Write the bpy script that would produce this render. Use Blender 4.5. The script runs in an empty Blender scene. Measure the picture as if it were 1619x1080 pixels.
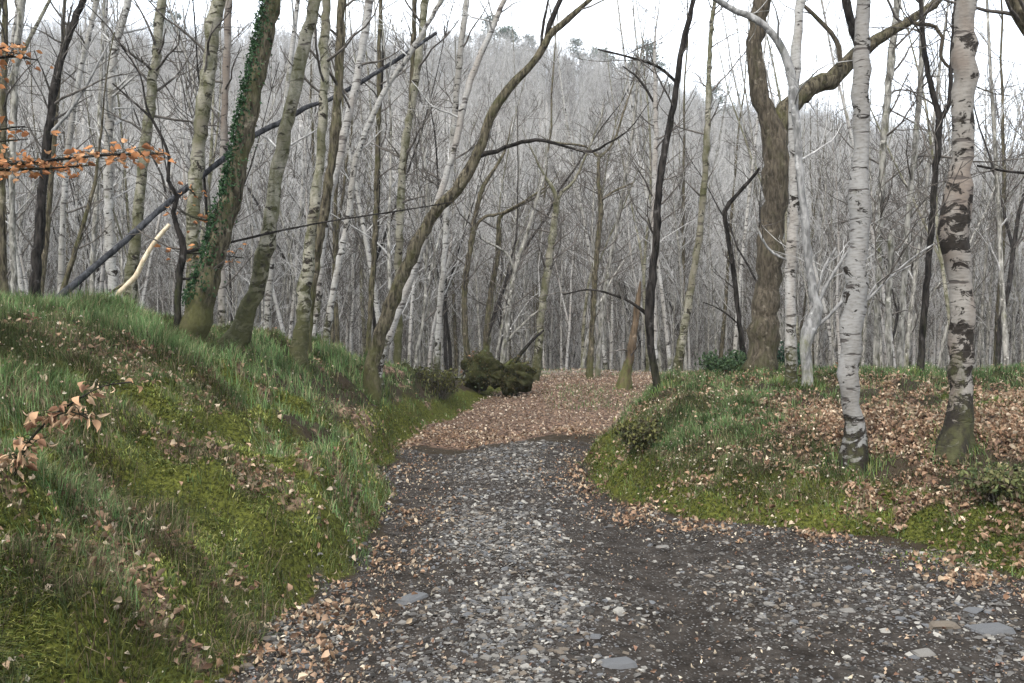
import bpy, math, random
import numpy as np
from mathutils import Vector

SC = bpy.context.scene
COL = SC.collection
R = math.radians
# ------------------------------------------------------------------ camera
F = 1560.0; CX = 809.5; CY = 540.0; HOR = 500.0; EYE = 1.6
PITCH = math.atan((CY - HOR) / F)
cam_d = bpy.data.cameras.new('camera'); cam = bpy.data.objects.new('camera', cam_d); COL.objects.link(cam)
cam_d.sensor_width = 36.0; cam_d.lens = 36.0 * F / 1619.0
cam_d.clip_start = 0.05; cam_d.clip_end = 3000
cam.location = (0, 0, EYE); cam.rotation_euler = (math.pi / 2 - PITCH, 0, 0)
SC.camera = cam
# ------------------------------------------------------------------ sky, sun, exposure
SUN_EL, SUN_AZ = 52.0, 205.0        # azimuth clockwise from +Y: high, behind the camera
w = bpy.data.worlds.new('World'); SC.world = w; w.use_nodes = True
nt = w.node_tree; nt.nodes.clear()
wo = nt.nodes.new('ShaderNodeOutputWorld'); bg = nt.nodes.new('ShaderNodeBackground')
sky = nt.nodes.new('ShaderNodeTexSky'); sky.sky_type = 'NISHITA'; sky.sun_disc = False
sky.sun_elevation = R(SUN_EL); sky.sun_rotation = R(SUN_AZ); sky.air_density = 1.0; sky.dust_density = 2.0
tc = nt.nodes.new('ShaderNodeTexCoord'); mp = nt.nodes.new('ShaderNodeMapping'); mp.inputs['Scale'].default_value = (1, 1, 2.5)
nz = nt.nodes.new('ShaderNodeTexNoise'); nz.inputs['Scale'].default_value = 2.2; nz.inputs['Detail'].default_value = 5
rmp = nt.nodes.new('ShaderNodeValToRGB'); rmp.color_ramp.elements[0].position = .30; rmp.color_ramp.elements[1].position = .62
rmp.color_ramp.elements[0].color = (.58, .58, .58, 1); rmp.color_ramp.elements[1].color = (.96, .96, .96, 1)
mx = nt.nodes.new('ShaderNodeMix'); mx.data_type = 'RGBA'
mx.inputs['B'].default_value = (7.0, 7.45, 8.0, 1)      # even cloud cover
nt.links.new(tc.outputs['Generated'], mp.inputs['Vector']); nt.links.new(mp.outputs['Vector'], nz.inputs['Vector'])
nt.links.new(nz.outputs['Fac'], rmp.inputs['Fac']); nt.links.new(rmp.outputs['Color'], mx.inputs['Factor'])
nt.links.new(sky.outputs['Color'], mx.inputs['A']); nt.links.new(mx.outputs['Result'], bg.inputs['Color'])
bg.inputs['Strength'].default_value = 0.10
nt.links.new(bg.outputs['Background'], wo.inputs['Surface'])
sl = bpy.data.lights.new('sun', 'SUN'); sl.energy = 1.5; sl.angle = R(20); sl.color = (1, .96, .9)
so = bpy.data.objects.new('sun', sl); COL.objects.link(so)
sdir = Vector((math.sin(R(SUN_AZ)) * math.cos(R(SUN_EL)), math.cos(R(SUN_AZ)) * math.cos(R(SUN_EL)), math.sin(R(SUN_EL))))
so.rotation_euler = (-sdir).to_track_quat('-Z', 'Y').to_euler(); so.location = (0, 0, 40)
vs = SC.view_settings; vs.view_transform = 'Standard'; vs.look = 'None'; vs.gamma = 1; vs.use_curve_mapping = False
vs.exposure = 1.85
SC.cycles.max_bounces = 5; SC.cycles.diffuse_bounces = 2; SC.cycles.glossy_bounces = 2; SC.cycles.transmission_bounces = 2
SC.cycles.transparent_max_bounces = 4; SC.cycles.volume_bounces = 1
SC.cycles.use_denoising = True

# ------------------------------------------------------------------ helpers
def px3(x, y, Y):
    """photo pixel + distance along +Y -> world point"""
    a = (x - CX) / F; b = (CY - y) / F
    cp, sp = math.cos(PITCH), math.sin(PITCH)
    d = np.array([a, cp + b * sp, -sp + b * cp])
    return np.array([0, 0, EYE]) + d * (Y / d[1])

def _h(ix, iy, s):
    n = (ix.astype(np.int64) * 374761393 + iy.astype(np.int64) * 668265263 + s * 1442695041) & 0x7fffffff
    n = ((n ^ (n >> 13)) * 1274126177) & 0x7fffffff
    return ((n ^ (n >> 16)) & 0xffff) / 65535.0

def vnoise(x, y, s=0):
    x = np.asarray(x, float); y = np.asarray(y, float)
    ix = np.floor(x); iy = np.floor(y); fx = x - ix; fy = y - iy
    fx = fx * fx * (3 - 2 * fx); fy = fy * fy * (3 - 2 * fy)
    a = _h(ix, iy, s); b = _h(ix + 1, iy, s); c = _h(ix, iy + 1, s); d = _h(ix + 1, iy + 1, s)
    return (a * (1 - fx) + b * fx) * (1 - fy) + (c * (1 - fx) + d * fx) * fy

def fbm(x, y, s=0, o=4):
    v = 0; a = .5; t = 0
    for i in range(o):
        v = v + a * vnoise(x * 2 ** i, y * 2 ** i, s + i * 17); t += a; a *= .55
    return v / t

def ss(t):
    t = np.clip(t, 0, 1); return t * t * (3 - 2 * t)

XL = np.array([(-6, -1.75), (2, -1.7), (4.3, -1.42), (6.24, -1.1), (8.3, -1.17), (10, -1.34), (12.5, -1.36), (14.5, -1.15), (16.6, -.8), (20, -.3), (24, .6), (30, 2)])
HL = np.array([(-6, 1.65), (7, 1.7), (9, 1.66), (12, 1.4), (14, 1.08), (17, .55), (20, .25), (25, .0)])
WL = np.array([(-6, 3.0), (6, 3.0), (9, 2.7), (12, 1.9), (14, 1.3), (17, 1.0), (25, 1.0)])
MOUND = np.array([(3.16, 6.1), (2.7, 7.1), (1.45, 7.8), (.83, 9.25), (.84, 10.4), (1.05, 12), (1.55, 13.4), (4, 13.7), (8, 13.3), (18, 12), (18, 1.5), (4.8, 1.5), (3.9, 4.8)])

def poly_sd(x, y, P):
    x = np.asarray(x, float); y = np.asarray(y, float)
    best = np.full(x.shape, 1e9); inside = np.zeros(x.shape, bool)
    n = len(P)
    for i in range(n):
        ax, ay = P[i]; bx, by = P[(i + 1) % n]
        ex, ey = bx - ax, by - ay
        t = np.clip(((x - ax) * ex + (y - ay) * ey) / (ex * ex + ey * ey), 0, 1)
        best = np.minimum(best, np.hypot(x - ax - t * ex, y - ay - t * ey))
        c = ((ay > y) != (by > y)) & (x < ex * (y - ay) / (ey if abs(ey) > 1e-9 else 1e-9) + ax)
        inside ^= c
    return np.where(inside, best, -best)

RIDGE = np.array([(-0.9, 0.24), (-0.52, 0.246), (-0.3, 0.246), (-0.1, 0.24), (0.0, 0.231), (0.06, 0.215), (0.13, 0.196), (0.22, 0.162), (0.32, 0.158), (0.42, 0.132), (0.52, 0.105), (0.9, 0.08)])
YR = 240.0
XC = np.array([(-6, .2), (4.3, .05), (6, .1), (8, .0), (10, -.08), (12, .1), (13.2, .7), (16, 2.6)])

def height(x, y):
    x = np.asarray(x, float); y = np.asarray(y, float)
    # left bank
    dl = np.interp(y, XL[:, 0], XL[:, 1]) + (fbm(y * .9, x * 0 + 3.3, 5) - .5) * .5 - x
    H = np.interp(y, HL[:, 0], HL[:, 1]); W = np.interp(y, WL[:, 0], WL[:, 1])
    t = np.clip(dl / W, 0, 1)
    prof = .20 * ss(dl / .35) + .80 * (0.45 * t + .55 * ss(t))
    zl = H * prof + np.where(dl > W, .02 * np.minimum(dl - W, 10) * ss(H), 0)
    zl = zl + ss(dl / .6) * ss(H * 1.5) * ((fbm(x * 1.3, y * 1.3, 11) - .5) * .24 + (fbm(x * 4.5, y * 4.5, 12, 3) - .5) * .22)
    zl = zl + ss(dl / .15) * ss((1.9 - dl) / .7) * ss(H * 1.5) * (np.maximum(fbm(x * 3.6 + 9, y * 3.6, 14, 2) - .45, 0) * .42 - .02)
    # right mound
    dm = poly_sd(x, y, MOUND) + (fbm(x * 1.2, y * 1.2, 21) - .5) * .5
    Hm = np.interp(y, [4, 7, 9, 12], [.42, .5, .62, .86])
    zm = Hm * (.25 * ss(dm / .3) + .75 * ss(dm / np.interp(y, [8, 11], [1.5, .95]))) + ss(dm / .5) * ((fbm(x * 1.6, y * 1.6, 31) - .5) * .22 + (fbm(x * 5, y * 5, 32, 3) - .5) * .20)
    z = np.maximum(zl, 0) + np.maximum(zm, 0)
    # wheel ruts and rough track
    tr = ss(1 - np.maximum(dl, dm) / .15) * ss((16 - y) / 2)
    u = x - np.interp(y, XC[:, 0], XC[:, 1])
    rut = np.exp(-((np.abs(u) - .85) / .28) ** 2)
    z = z + tr * (-.06 * rut + .03 * np.exp(-(u / .3) ** 2) + (fbm(x * 2.2, y * 2.2, 41) - .5) * .06 + (fbm(x * 9, y * 9, 42, 2) - .5) * .018)
    # leaf apron outside the bend, valley, opposite hillside
    z = z + (fbm(x * .5, y * .5, 51) - .5) * .25 * ss((y - 14) / 4) + .12 * ss((y - 15) / 7) * ss((x + 2) / 3)
    z = z - 7.0 * ss((y - 25) / 38)
    a = x / np.maximum(y, 1.0)
    s = np.clip((y - 58) / (YR - 58), 0, 1)
    zr = np.interp(a, RIDGE[:, 0], RIDGE[:, 1]) * YR + 1.6 + 7
    z = z + zr * s ** 1.08 + np.where(y > YR, -.08 * (y - YR), 0) + (fbm(x * .04, y * .04, 61) - .5) * 7 * s
    return z

def hz(x, y): return float(height(np.array([x]), np.array([y]))[0])

def ground_hit(px, py, y0=2.2, y1=45):
    Y = np.arange(y0, y1, .02)
    b = px3(px, py, 1.0) - np.array([0, 0, EYE])
    X = b[0] * Y; Z = EYE + b[2] * Y
    hit = np.nonzero(Z < height(X, Y))[0]
    return float(Y[hit[0]]) if len(hit) else None

def masks(x, y):
    """what grows or lies where: track, leaf, moss, grass  (0..1)"""
    x = np.asarray(x, float); y = np.asarray(y, float)
    dl = np.interp(y, XL[:, 0], XL[:, 1]) + (fbm(y * .9, x * 0 + 3.3, 5) - .5) * .5 - x
    dm = poly_sd(x, y, MOUND) + (fbm(x * 1.2, y * 1.2, 21) - .5) * .5
    n1 = fbm(x * 1.1 + 7, y * 1.1, 71); n2 = fbm(x * 2.3, y * 2.3 + 5, 72); n3 = fbm(x * .6, y * .6, 73)
    off = np.maximum(dl, dm)
    far = 13.0 + .5 * (n1 - .5) + np.clip(x - .8, -3, 3) * .45
    track = ss((.12 - off + (n2 - .5) * .45) / .3) * ss((far + (n2 - .5) * 1.6 - y) / .7)
    W = np.interp(y, WL[:, 0], WL[:, 1])
    t = dl / W
    onbank = ss((dl + .12) / .2); onmound = ss((dm + .10) / .2)
    # leaves
    leaf = ss((y - far + .45 + (n2 - .5) * 1.4) / .8) * (1 - onbank) * (1 - onmound) * ss((30 - y) / 4)
    edge = np.exp(-((off + .22) / .32) ** 2) * ss((n2 - .36) / .3) * .42
    leaf = np.maximum(leaf, edge)
    n4 = fbm(x * 5.5, y * 5.5, 74, 3); nm = .5 * n1 + .5 * n4
    leaf = np.maximum(leaf, onbank * ss((nm - .49) / .18) * ss((1.1 - t) / .35) * .7)
    rightm = ss((x - 2.35 + (n2 - .5) * 2.4) / .8)
    leaf = np.maximum(leaf, onmound * rightm * ss((nm - .385) / .17) * ss((12.3 - y) / 1.5) * .9)
    leaf = np.maximum(leaf, onmound * (1 - rightm) * ss((nm - .48) / .2) * .6)
    # moss
    moss = onbank * ss((.85 - t) / .4) * ss((n3 - .18) / .22) * ss((11.5 - y) / 4)
    moss = np.maximum(moss, onbank * ss((.55 - dl) / .4) * .85)
    moss = np.maximum(moss, onmound * ss((.9 - dm) / .5) * ss((n1 - .25) / .2) * .8)
    moss = np.maximum(moss, onmound * ss((x - 4.3) / .5) * ss((y - 8.6) / .6) * ss((11.2 - y) / .8))
    moss = np.maximum(moss, 1.1 * np.exp(-((x - 3.15) / .45) ** 2 - ((y - 6.45) / .3) ** 2)); leaf = leaf * (1 - .8 * np.exp(-((x - 3.15) / .45) ** 2 - ((y - 6.45) / .3) ** 2))
    # grass
    gr = onbank * ss((t - .30 + (n1 - .5) * .9) / .35) * ss((19 - y) / 3)
    gr = np.maximum(gr, onmound * ss((dm - .1) / .4) * (1 - rightm * .75) * .85 * ss((n2 - .22) / .2))
    gr = np.maximum(gr, onmound * ss((y - 10.9) / .8) * .9)
    gr = np.maximum(gr, ss((y - 15.5) / 1.5) * ss((22 - y) / 2) * np.exp(-((x - 1.6) / 1.1) ** 2) * .45)
    gr = np.maximum(gr, ss((y - 22.5) / 1.5) * ss((29 - y) / 3) * ss((n2 - .5) / .1) * .5)
    gr = np.maximum(gr, onbank * .42 * ss((n4 - .3) / .3) * ss((19 - y) / 3)); gr = np.maximum(gr, onmound * .35 * ss((n4 - .4) / .2))
    gr = gr * (1 - .6 * leaf)
    return track, leaf, moss, gr, dl, dm

def link(o, parent=None):
    COL.objects.link(o)
    if parent is not None: o.parent = parent
    return o

def props(o, label=None, cat=None, group=None, kind=None):
    if label: o['label'] = label
    if cat: o['category'] = cat
    if group: o['group'] = group
    if kind: o['kind'] = kind
    return o

def np_mesh(name, V, quads=None, tris=None, mat=None, attrs=None, smooth=True):
    me = bpy.data.meshes.new(name)
    V = np.ascontiguousarray(V, np.float32)
    me.vertices.add(len(V)); me.vertices.foreach_set('co', V.ravel())
    idx = []; tot = []
    if quads is not None and len(quads): idx.append(np.asarray(quads, np.int32).ravel()); tot.append(np.full(len(quads), 4, np.int32))
    if tris is not None and len(tris): idx.append(np.asarray(tris, np.int32).ravel()); tot.append(np.full(len(tris), 3, np.int32))
    idx = np.concatenate(idx); tot = np.concatenate(tot)
    me.loops.add(len(idx)); me.loops.foreach_set('vertex_index', idx)
    st = np.concatenate([[0], np.cumsum(tot)[:-1]]).astype(np.int32)
    me.polygons.add(len(tot)); me.polygons.foreach_set('loop_start', st); me.polygons.foreach_set('loop_total', tot)
    me.polygons.foreach_set('use_smooth', np.full(len(tot), smooth))
    for k, a in (attrs or {}).items():
        a = np.asarray(a, np.float32)
        if a.ndim == 1:
            at = me.attributes.new(k, 'FLOAT', 'POINT'); at.data.foreach_set('value', np.ascontiguousarray(a))
        else:
            at = me.attributes.new(k, 'FLOAT_COLOR', 'POINT')
            at.data.foreach_set('color', np.ascontiguousarray(np.concatenate([a, np.ones((len(a), 1), np.float32)], 1)).ravel())
    me.update(calc_edges=True); me.validate(verbose=False)
    if mat: me.materials.append(mat)
    return me

def obj(name, me, parent=None, loc=None):
    o = bpy.data.objects.new(name, me); link(o, parent)
    if loc is not None: o.location = loc
    return o

def empty(name, loc):
    o = bpy.data.objects.new(name, None); o.empty_display_size = .2; link(o); o.location = loc
    return o

# ------------------------------------------------------------------ materials
class NB:
    def __init__(s, name):
        s.m = bpy.data.materials.new(name); s.m.use_nodes = True
        s.t = s.m.node_tree; s.t.nodes.clear()
        s.out = s.n('ShaderNodeOutputMaterial'); s.b = s.n('ShaderNodeBsdfPrincipled')
        s.l(s.b.outputs[0], s.out.inputs['Surface'])
    def n(s, t, **k):
        x = s.t.nodes.new(t)
        for a, v in k.items(): setattr(x, a, v)
        return x
    def l(s, a, b): s.t.links.new(a, b)
    def inp(s, sock, v):
        if isinstance(v, (int, float)): sock.default_value = v
        elif isinstance(v, (tuple, list)): sock.default_value = tuple(v) + ((1,) if len(v) == 3 and len(sock.default_value) == 4 else ())
        else: s.l(v, sock)
    def attr(s, name, out='Fac'):
        a = s.n('ShaderNodeAttribute'); a.attribute_name = name; return a.outputs[out]
    def coords(s, scale=(1, 1, 1), src='Object', rand=True):
        c = s.n('ShaderNodeTexCoord').outputs[src]
        if rand:
            oi = s.n('ShaderNodeObjectInfo').outputs['Random']
            mu = s.n('ShaderNodeVectorMath', operation='SCALE'); mu.inputs[0].default_value = (37, 59, 83); s.l(oi, mu.inputs['Scale'])
            ad = s.n('ShaderNodeVectorMath', operation='ADD'); s.l(c, ad.inputs[0]); s.l(mu.outputs[0], ad.inputs[1]); c = ad.outputs[0]
        m = s.n('ShaderNodeMapping'); m.inputs['Scale'].default_value = scale; s.l(c, m.inputs['Vector'])
        return m.outputs[0]
    def noise(s, vec, scale=1, detail=4, rough=.6, dist=0):
        x = s.n('ShaderNodeTexNoise'); s.l(vec, x.inputs['Vector'])
        x.inputs['Scale'].default_value = scale; x.inputs['Detail'].default_value = detail; x.inputs['Roughness'].default_value = rough; x.inputs['Distortion'].default_value = dist
        return x.outputs['Fac']
    def voro(s, vec, scale=1, out='Distance', rnd=1):
        x = s.n('ShaderNodeTexVoronoi'); s.l(vec, x.inputs['Vector']); x.inputs['Scale'].default_value = scale; x.inputs['Randomness'].default_value = rnd
        return x.outputs[out]
    def mr(s, v, a, b, c=0., d=1.):
        x = s.n('ShaderNodeMapRange', interpolation_type='SMOOTHSTEP'); s.inp(x.inputs['Value'], v)
        for k, q in zip(('From Min', 'From Max', 'To Min', 'To Max'), (a, b, c, d)): x.inputs[k].default_value = q
        return x.outputs[0]
    def math(s, op, a, b=0.):
        x = s.n('ShaderNodeMath', operation=op); s.inp(x.inputs[0], a); s.inp(x.inputs[1], b); return x.outputs[0]
    def mix(s, f, a, b):
        x = s.n('ShaderNodeMix', data_type='RGBA'); s.inp(x.inputs['Factor'], f); s.inp(x.inputs['A'], a); s.inp(x.inputs['B'], b); return x.outputs['Result']
    def bump(s, h, st=.5, d=.02):
        x = s.n('ShaderNodeBump'); x.inputs['Strength'].default_value = st; x.inputs['Distance'].default_value = d; s.l(h, x.inputs['Height'])
        s.l(x.outputs[0], s.b.inputs['Normal'])
    def done(s, col, rough=.9, spec=.2):
        s.inp(s.b.inputs['Base Color'], col); s.inp(s.b.inputs['Roughness'], rough); s.inp(s.b.inputs['Specular IOR Level'], spec); return s.m

def mat_birch(name, white=(.285, .277, .26), tan=(.19, .157, .127), tanamt=.5, black=.5, moss=0.3, baseh=.6):
    n = NB(name)
    c = n.coords((1, 1, 1)); cl = n.coords((3.2, 3.2, 17)); cp = n.coords((7, 7, 11)); cb = n.coords((3, 3, 1.2))
    h = n.attr('hgt')
    col = n.mix(n.math('MULTIPLY', n.mr(n.noise(cb, 1, 3), .42, .62), tanamt), white, tan)
    fine = n.noise(n.coords((18, 18, 60)), 1, 3)
    col = n.mix(n.mr(fine, .42, .72, 0, .55), col, (.10, .088, .076))
    lent = n.mr(n.noise(cl, 1, 3, .5, .3), .60, .66)
    col = n.mix(n.math('MULTIPLY', lent, .85), col, (.05, .042, .038))
    low = n.math('ADD', n.mr(h, 0.05, baseh * 2.4, .13, 0), n.math('MULTIPLY', n.attr('scar'), .14))
    pat = n.mr(n.math('ADD', n.noise(cp, 1, 5, .7, .8), low), .655 - .10 * black, .70 - .10 * black)
    col = n.mix(pat, col, n.mix(n.noise(c, 25, 2), (.006, .0055, .005), (.035, .029, .024)))
    mo = n.math('MULTIPLY', n.mr(n.math('ADD', n.noise(n.coords((4.5, 4.5, 3)), 1, 7, .75), n.mr(h, 0, 1.3, .24, 0)), .62 - .16 * moss, .82 - .16 * moss), .8)
    col = n.mix(mo, col, n.mix(n.noise(c, 14, 2), (.030, .034, .012), (.085, .082, .040)))
    hh = n.math('ADD', n.math('MULTIPLY', n.math('ADD', lent, n.math('MULTIPLY', pat, 1.6)), -.5), n.math('MULTIPLY', fine, .6))
    n.bump(hh, .8, .012)
    return n.done(col, .8, .07)

def mat_bark(name, a, b, moss=(.07, .08, .025), mossamt=.4, sx=14, sz=2.2, bump=.02, mossh=.22):
    n = NB(name)
    c = n.coords((sx, sx, sz)); h = n.attr('hgt')
    f = n.noise(c, 1, 6, .65, .4)
    col = n.mix(n.mr(f, .35, .65), a, b)
    g = n.noise(n.coords((5, 5, 3)), 1, 7, .75)
    col = n.mix(n.mr(n.noise(n.coords((9, 9, 9)), 1, 3), .60, .72, 0, .5), col, tuple(min(1, q * 2.2 + .05) for q in b))
    col = n.mix(n.math('MULTIPLY', n.mr(n.math('ADD', g, n.mr(h, 0, 1.2, mossh, 0)), .60 - .25 * mossamt, .86 - .25 * mossamt), .85), col, n.mix(n.noise(n.coords((30, 30, 30)), 1, 2), tuple(q * .6 for q in moss), tuple(q * 1.5 for q in moss)))
    n.bump(f, .9, bump)
    return n.done(col, .9, .04)

def mat_attr(name, rough=.8, transl=0., spec=.2, vary=.15):
    n = NB(name)
    col = n.attr('col', 'Color')
    hs = n.n('ShaderNodeHueSaturation'); n.l(col, hs.inputs['Color'])
    oi = n.n('ShaderNodeObjectInfo').outputs['Random']
    n.l(n.mr(oi, 0, 1, 1 - vary, 1 + vary), hs.inputs['Value'])
    col = hs.outputs[0]
    n.done(col, rough, spec)
    if transl:
        tr = n.n('ShaderNodeBsdfTranslucent'); n.l(col, tr.inputs['Color'])
        m = n.n('ShaderNodeMixShader'); m.inputs[0].default_value = transl
        n.l(n.b.outputs[0], m.inputs[1]); n.l(tr.outputs[0], m.inputs[2]); n.l(m.outputs[0], n.out.inputs['Surface'])
    return n.m

def mat_ground():
    n = NB('woodland_ground')
    c = n.coords((1, 1, 1), rand=False)
    tr, lf, ms, gr = (n.attr(k) for k in ('track', 'leaf', 'moss', 'grass'))
    big = n.noise(c, 1.3, 4); mid = n.noise(c, 7, 5, .65); fine = n.noise(c, 38, 4, .7)
    soil = n.mix(mid, (.012, .010, .007), (.045, .034, .023))  # soil colour darkened to stand in for shade under leaves and grass
    lit = n.mix(n.mr(n.voro(c, 30, 'Color'), .2, .8), (.03, .02, .015), (.16, .105, .075))
    mossc = n.mix(n.mr(fine, .3, .7), (.012, .014, .004), (.08, .085, .018))
    grc = n.mix(n.mr(mid, .3, .7), (.012, .014, .006), (.04, .042, .018))
    dirt = n.mix(n.mr(mid, .3, .7), (.013, .0105, .0085), (.040, .034, .029))
    sp = n.voro(c, 55, 'Color'); spd = n.mr(n.voro(c, 55), .25, .5, 1, 0)
    speck = n.math('MULTIPLY', n.mr(sp, .55, .8), spd)
    dirt = n.mix(n.math('MULTIPLY', speck, .6), dirt, (.25, .24, .23))
    dirt = n.mix(n.mr(fine, .5, .7, 0, .7), dirt, (.012, .011, .010))  # near-black flecks: contact shade of small crevices painted into the dirt
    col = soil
    col = n.mix(n.mr(n.math('ADD', gr, n.math('MULTIPLY', mid, .3)), .35, .75), col, grc)
    col = n.mix(n.mr(n.math('ADD', ms, n.math('MULTIPLY', mid, .4)), .45, .8), col, mossc)
    col = n.mix(n.mr(n.math('ADD', lf, n.math('MULTIPLY', mid, .4)), .5, .85), col, lit)
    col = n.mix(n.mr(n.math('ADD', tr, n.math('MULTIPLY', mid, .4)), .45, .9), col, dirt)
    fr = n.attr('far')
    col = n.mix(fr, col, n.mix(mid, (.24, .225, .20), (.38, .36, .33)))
    hgt = n.math('ADD', n.math('MULTIPLY', fine, .6), n.math('MULTIPLY', speck, .8))
    n.bump(hgt, .9, .02)
    return n.done(col, .92, .04)

def mat_stone(name):
    n = NB(name)
    c = n.coords((1, 1, 1)); col = n.attr('col', 'Color')
    col = n.mix(n.mr(n.noise(c, 30, 4), .35, .7, 0, .5), col, n.mix(.5, col, (.05, .045, .04)))
    n.bump(n.noise(c, 60, 4), .5, .006)
    return n.done(col, .85, .08)

M = {}
M['birch'] = mat_birch('birch_bark')
M['birch_clean'] = mat_birch('clean_birch_bark', (.20, .194, .183), (.145, .132, .117), .6, .42, .05, .4)
M['birch_tan'] = mat_birch('tan_birch_bark', (.195, .18, .16), (.135, .108, .088), .9, .85, .12, .5)
M['birch_moss'] = mat_birch('mossy_birch_bark', (.225, .212, .168), (.105, .094, .065), .85, .95, 1.35, .9)
M['birch_far'] = mat_birch('grey_birch_bark', (.30, .292, .272), (.17, .155, .13), .6, .85, .5, .5)
M['oak'] = mat_bark('oak_bark', (.028, .024, .018), (.088, .073, .054), (.048, .047, .024), .36, 30, 7, .02)
M['moss_bark'] = mat_bark('mossy_bark', (.014, .012, .009), (.105, .09, .062), (.058, .058, .024), .58, 26, 6)
M['grey_bark'] = mat_bark('grey_bark', (.05, .047, .04), (.26, .248, .22), (.10, .10, .05), .35, 16, 5)
M['dark_bark'] = mat_bark('dark_bark', (.006, .0055, .005), (.032, .028, .025), (.03, .032, .016), .12, 20, 6)
M['dead_pole'] = mat_bark('dead_pole_bark', (.012, .0125, .014), (.055, .056, .06), (.05, .05, .04), .1, 16, 4)
M['pale_wood'] = mat_bark('pale_bare_wood', (.34, .27, .18), (.55, .46, .33), (.12, .12, .05), .1, 22, 4)
M['grey_wood'] = mat_bark('weathered_grey_wood', (.10, .098, .094), (.25, .244, .234), (.12, .12, .06), .1, 18, 6)
M['snag'] = mat_bark('rotten_snag_wood', (.03, .022, .015), (.105, .076, .05), (.07, .08, .025), .35, 16, 3)
M['twig'] = mat_bark('twig_bark', (.045, .040, .035), (.115, .102, .090), (.06, .06, .04), .0, 10, 10, .004)
M['twig_pale'] = mat_bark('pale_twig_bark', (.20, .195, .185), (.37, .36, .342), (.06, .06, .04), .0, 10, 10, .004)
M['ground'] = mat_ground()
M['plant'] = mat_attr('green_blades', .8, .25, .05)
M['leaf'] = mat_attr('dry_leaf', .75, .25, .06, .25)
M['evergreen'] = mat_attr('evergreen_leaf', .6, .12, .12)
M['stone'] = mat_stone('slate_stone')

# ------------------------------------------------------------------ ground sheet, split into track and woodland floor
def axis(segs):
    out = [segs[0][0]]
    for a, b, st in segs:
        k = max(1, int(round((b - a) / st))); out += list(a + (b - a) * np.arange(1, k + 1) / k)
    return np.array(out)
gx = axis([(-420, -120, 20), (-120, -40, 5), (-40, -14, 1.6), (-14, -7, .4), (-7, 6.5, .07), (6.5, 14, .4), (14, 40, 1.6), (40, 120, 5), (120, 420, 20)])
gy = axis([(-30, -2, 2), (-2, 2, .3), (2, 14.5, .07), (14.5, 26, .18), (26, 40, .7), (40, 120, 2.5), (120, 320, 5), (320, 700, 40)])
GX, GY = np.meshgrid(gx, gy)
fx, fy = GX.ravel(), GY.ravel()
fz = height(fx, fy)
tr, lf, ms, gr, _, _ = masks(fx, fy)
GV = np.stack([fx, fy, fz], 1)
nx_, ny_ = len(gx), len(gy)
ii = (np.arange(ny_ - 1)[:, None] * nx_ + np.arange(nx_ - 1)[None]).ravel()
quads = np.stack([ii, ii + 1, ii + 1 + nx_, ii + nx_], 1)
istrack = (tr[quads].mean(1) > .5) & (fy[quads[:, 0]] > -1)
def sub_sheet(name, q):
    u, inv = np.unique(q, return_inverse=True)
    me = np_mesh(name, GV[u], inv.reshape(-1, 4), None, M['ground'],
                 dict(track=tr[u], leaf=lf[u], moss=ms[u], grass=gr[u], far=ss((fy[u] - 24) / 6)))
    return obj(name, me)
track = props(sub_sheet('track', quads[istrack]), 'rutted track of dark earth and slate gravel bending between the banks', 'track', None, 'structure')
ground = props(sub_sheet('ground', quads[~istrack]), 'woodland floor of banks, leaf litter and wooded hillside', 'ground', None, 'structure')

# ------------------------------------------------------------------ tubes and growing branches
class Tubes:
    def __init__(s): s.V = []; s.Q = []; s.h = []; s.n = 0
    def add(s, P, rad, k=6, h0=0., rough=0., rng=None, foot=0., scar=None):
        P = np.asarray(P, float); rad = np.asarray(rad, float); m = len(P)
        T = np.gradient(P, axis=0); T /= np.linalg.norm(T, axis=1)[:, None] + 1e-9
        md = np.abs(P[-1] - P[0]); ref = np.zeros(3); ref[int(np.argmin(md))] = 1
        U = np.cross(T, ref); U /= np.linalg.norm(U, axis=1)[:, None] + 1e-9
        W = np.cross(T, U)
        an = np.arange(k) * 2 * math.pi / k
        rr = rad[:, None] * np.ones((1, k))
        if foot:
            hh = np.concatenate([[0], np.cumsum(np.linalg.norm(np.diff(P, axis=0), axis=1))]); ph = float(rad[0] * 977 % 6.28)
            rr = rr * (1 + foot * np.exp(-np.maximum(hh - .1, 0) / .16)[:, None] * (.45 + .4 * np.cos(3 * an + ph) + .3 * np.cos(5 * an + ph * 2))[None])
        if rough and rng is not None: rr = rr * (1 + rough * rng.standard_normal((m, k)))
        V = P[:, None] + rr[..., None] * (np.cos(an)[None, :, None] * U[:, None] + np.sin(an)[None, :, None] * W[:, None])
        b = np.arange(m - 1)[:, None] * k; j = np.arange(k)[None]; j2 = (j + 1) % k
        s.Q.append((np.stack([b + j, b + j2, b + k + j2, b + k + j], -1).reshape(-1, 4)) + s.n)
        s.V.append(V.reshape(-1, 3)); s.n += m * k
        ln = np.concatenate([[0], np.cumsum(np.linalg.norm(np.diff(P, axis=0), axis=1))]) + h0
        s.h.append(np.repeat(ln, k)); s.sc = getattr(s, 'sc', []) + [np.repeat(scar if scar is not None else np.zeros(m), k)]
    def mesh(s, name, mat, origin=(0, 0, 0)):
        return np_mesh(name, np.concatenate(s.V) - np.asarray(origin), np.concatenate(s.Q), None, mat, dict(hgt=np.concatenate(s.h), scar=np.concatenate(s.sc)))

def unit(v): return v / (np.linalg.norm(v) + 1e-9)

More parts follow.
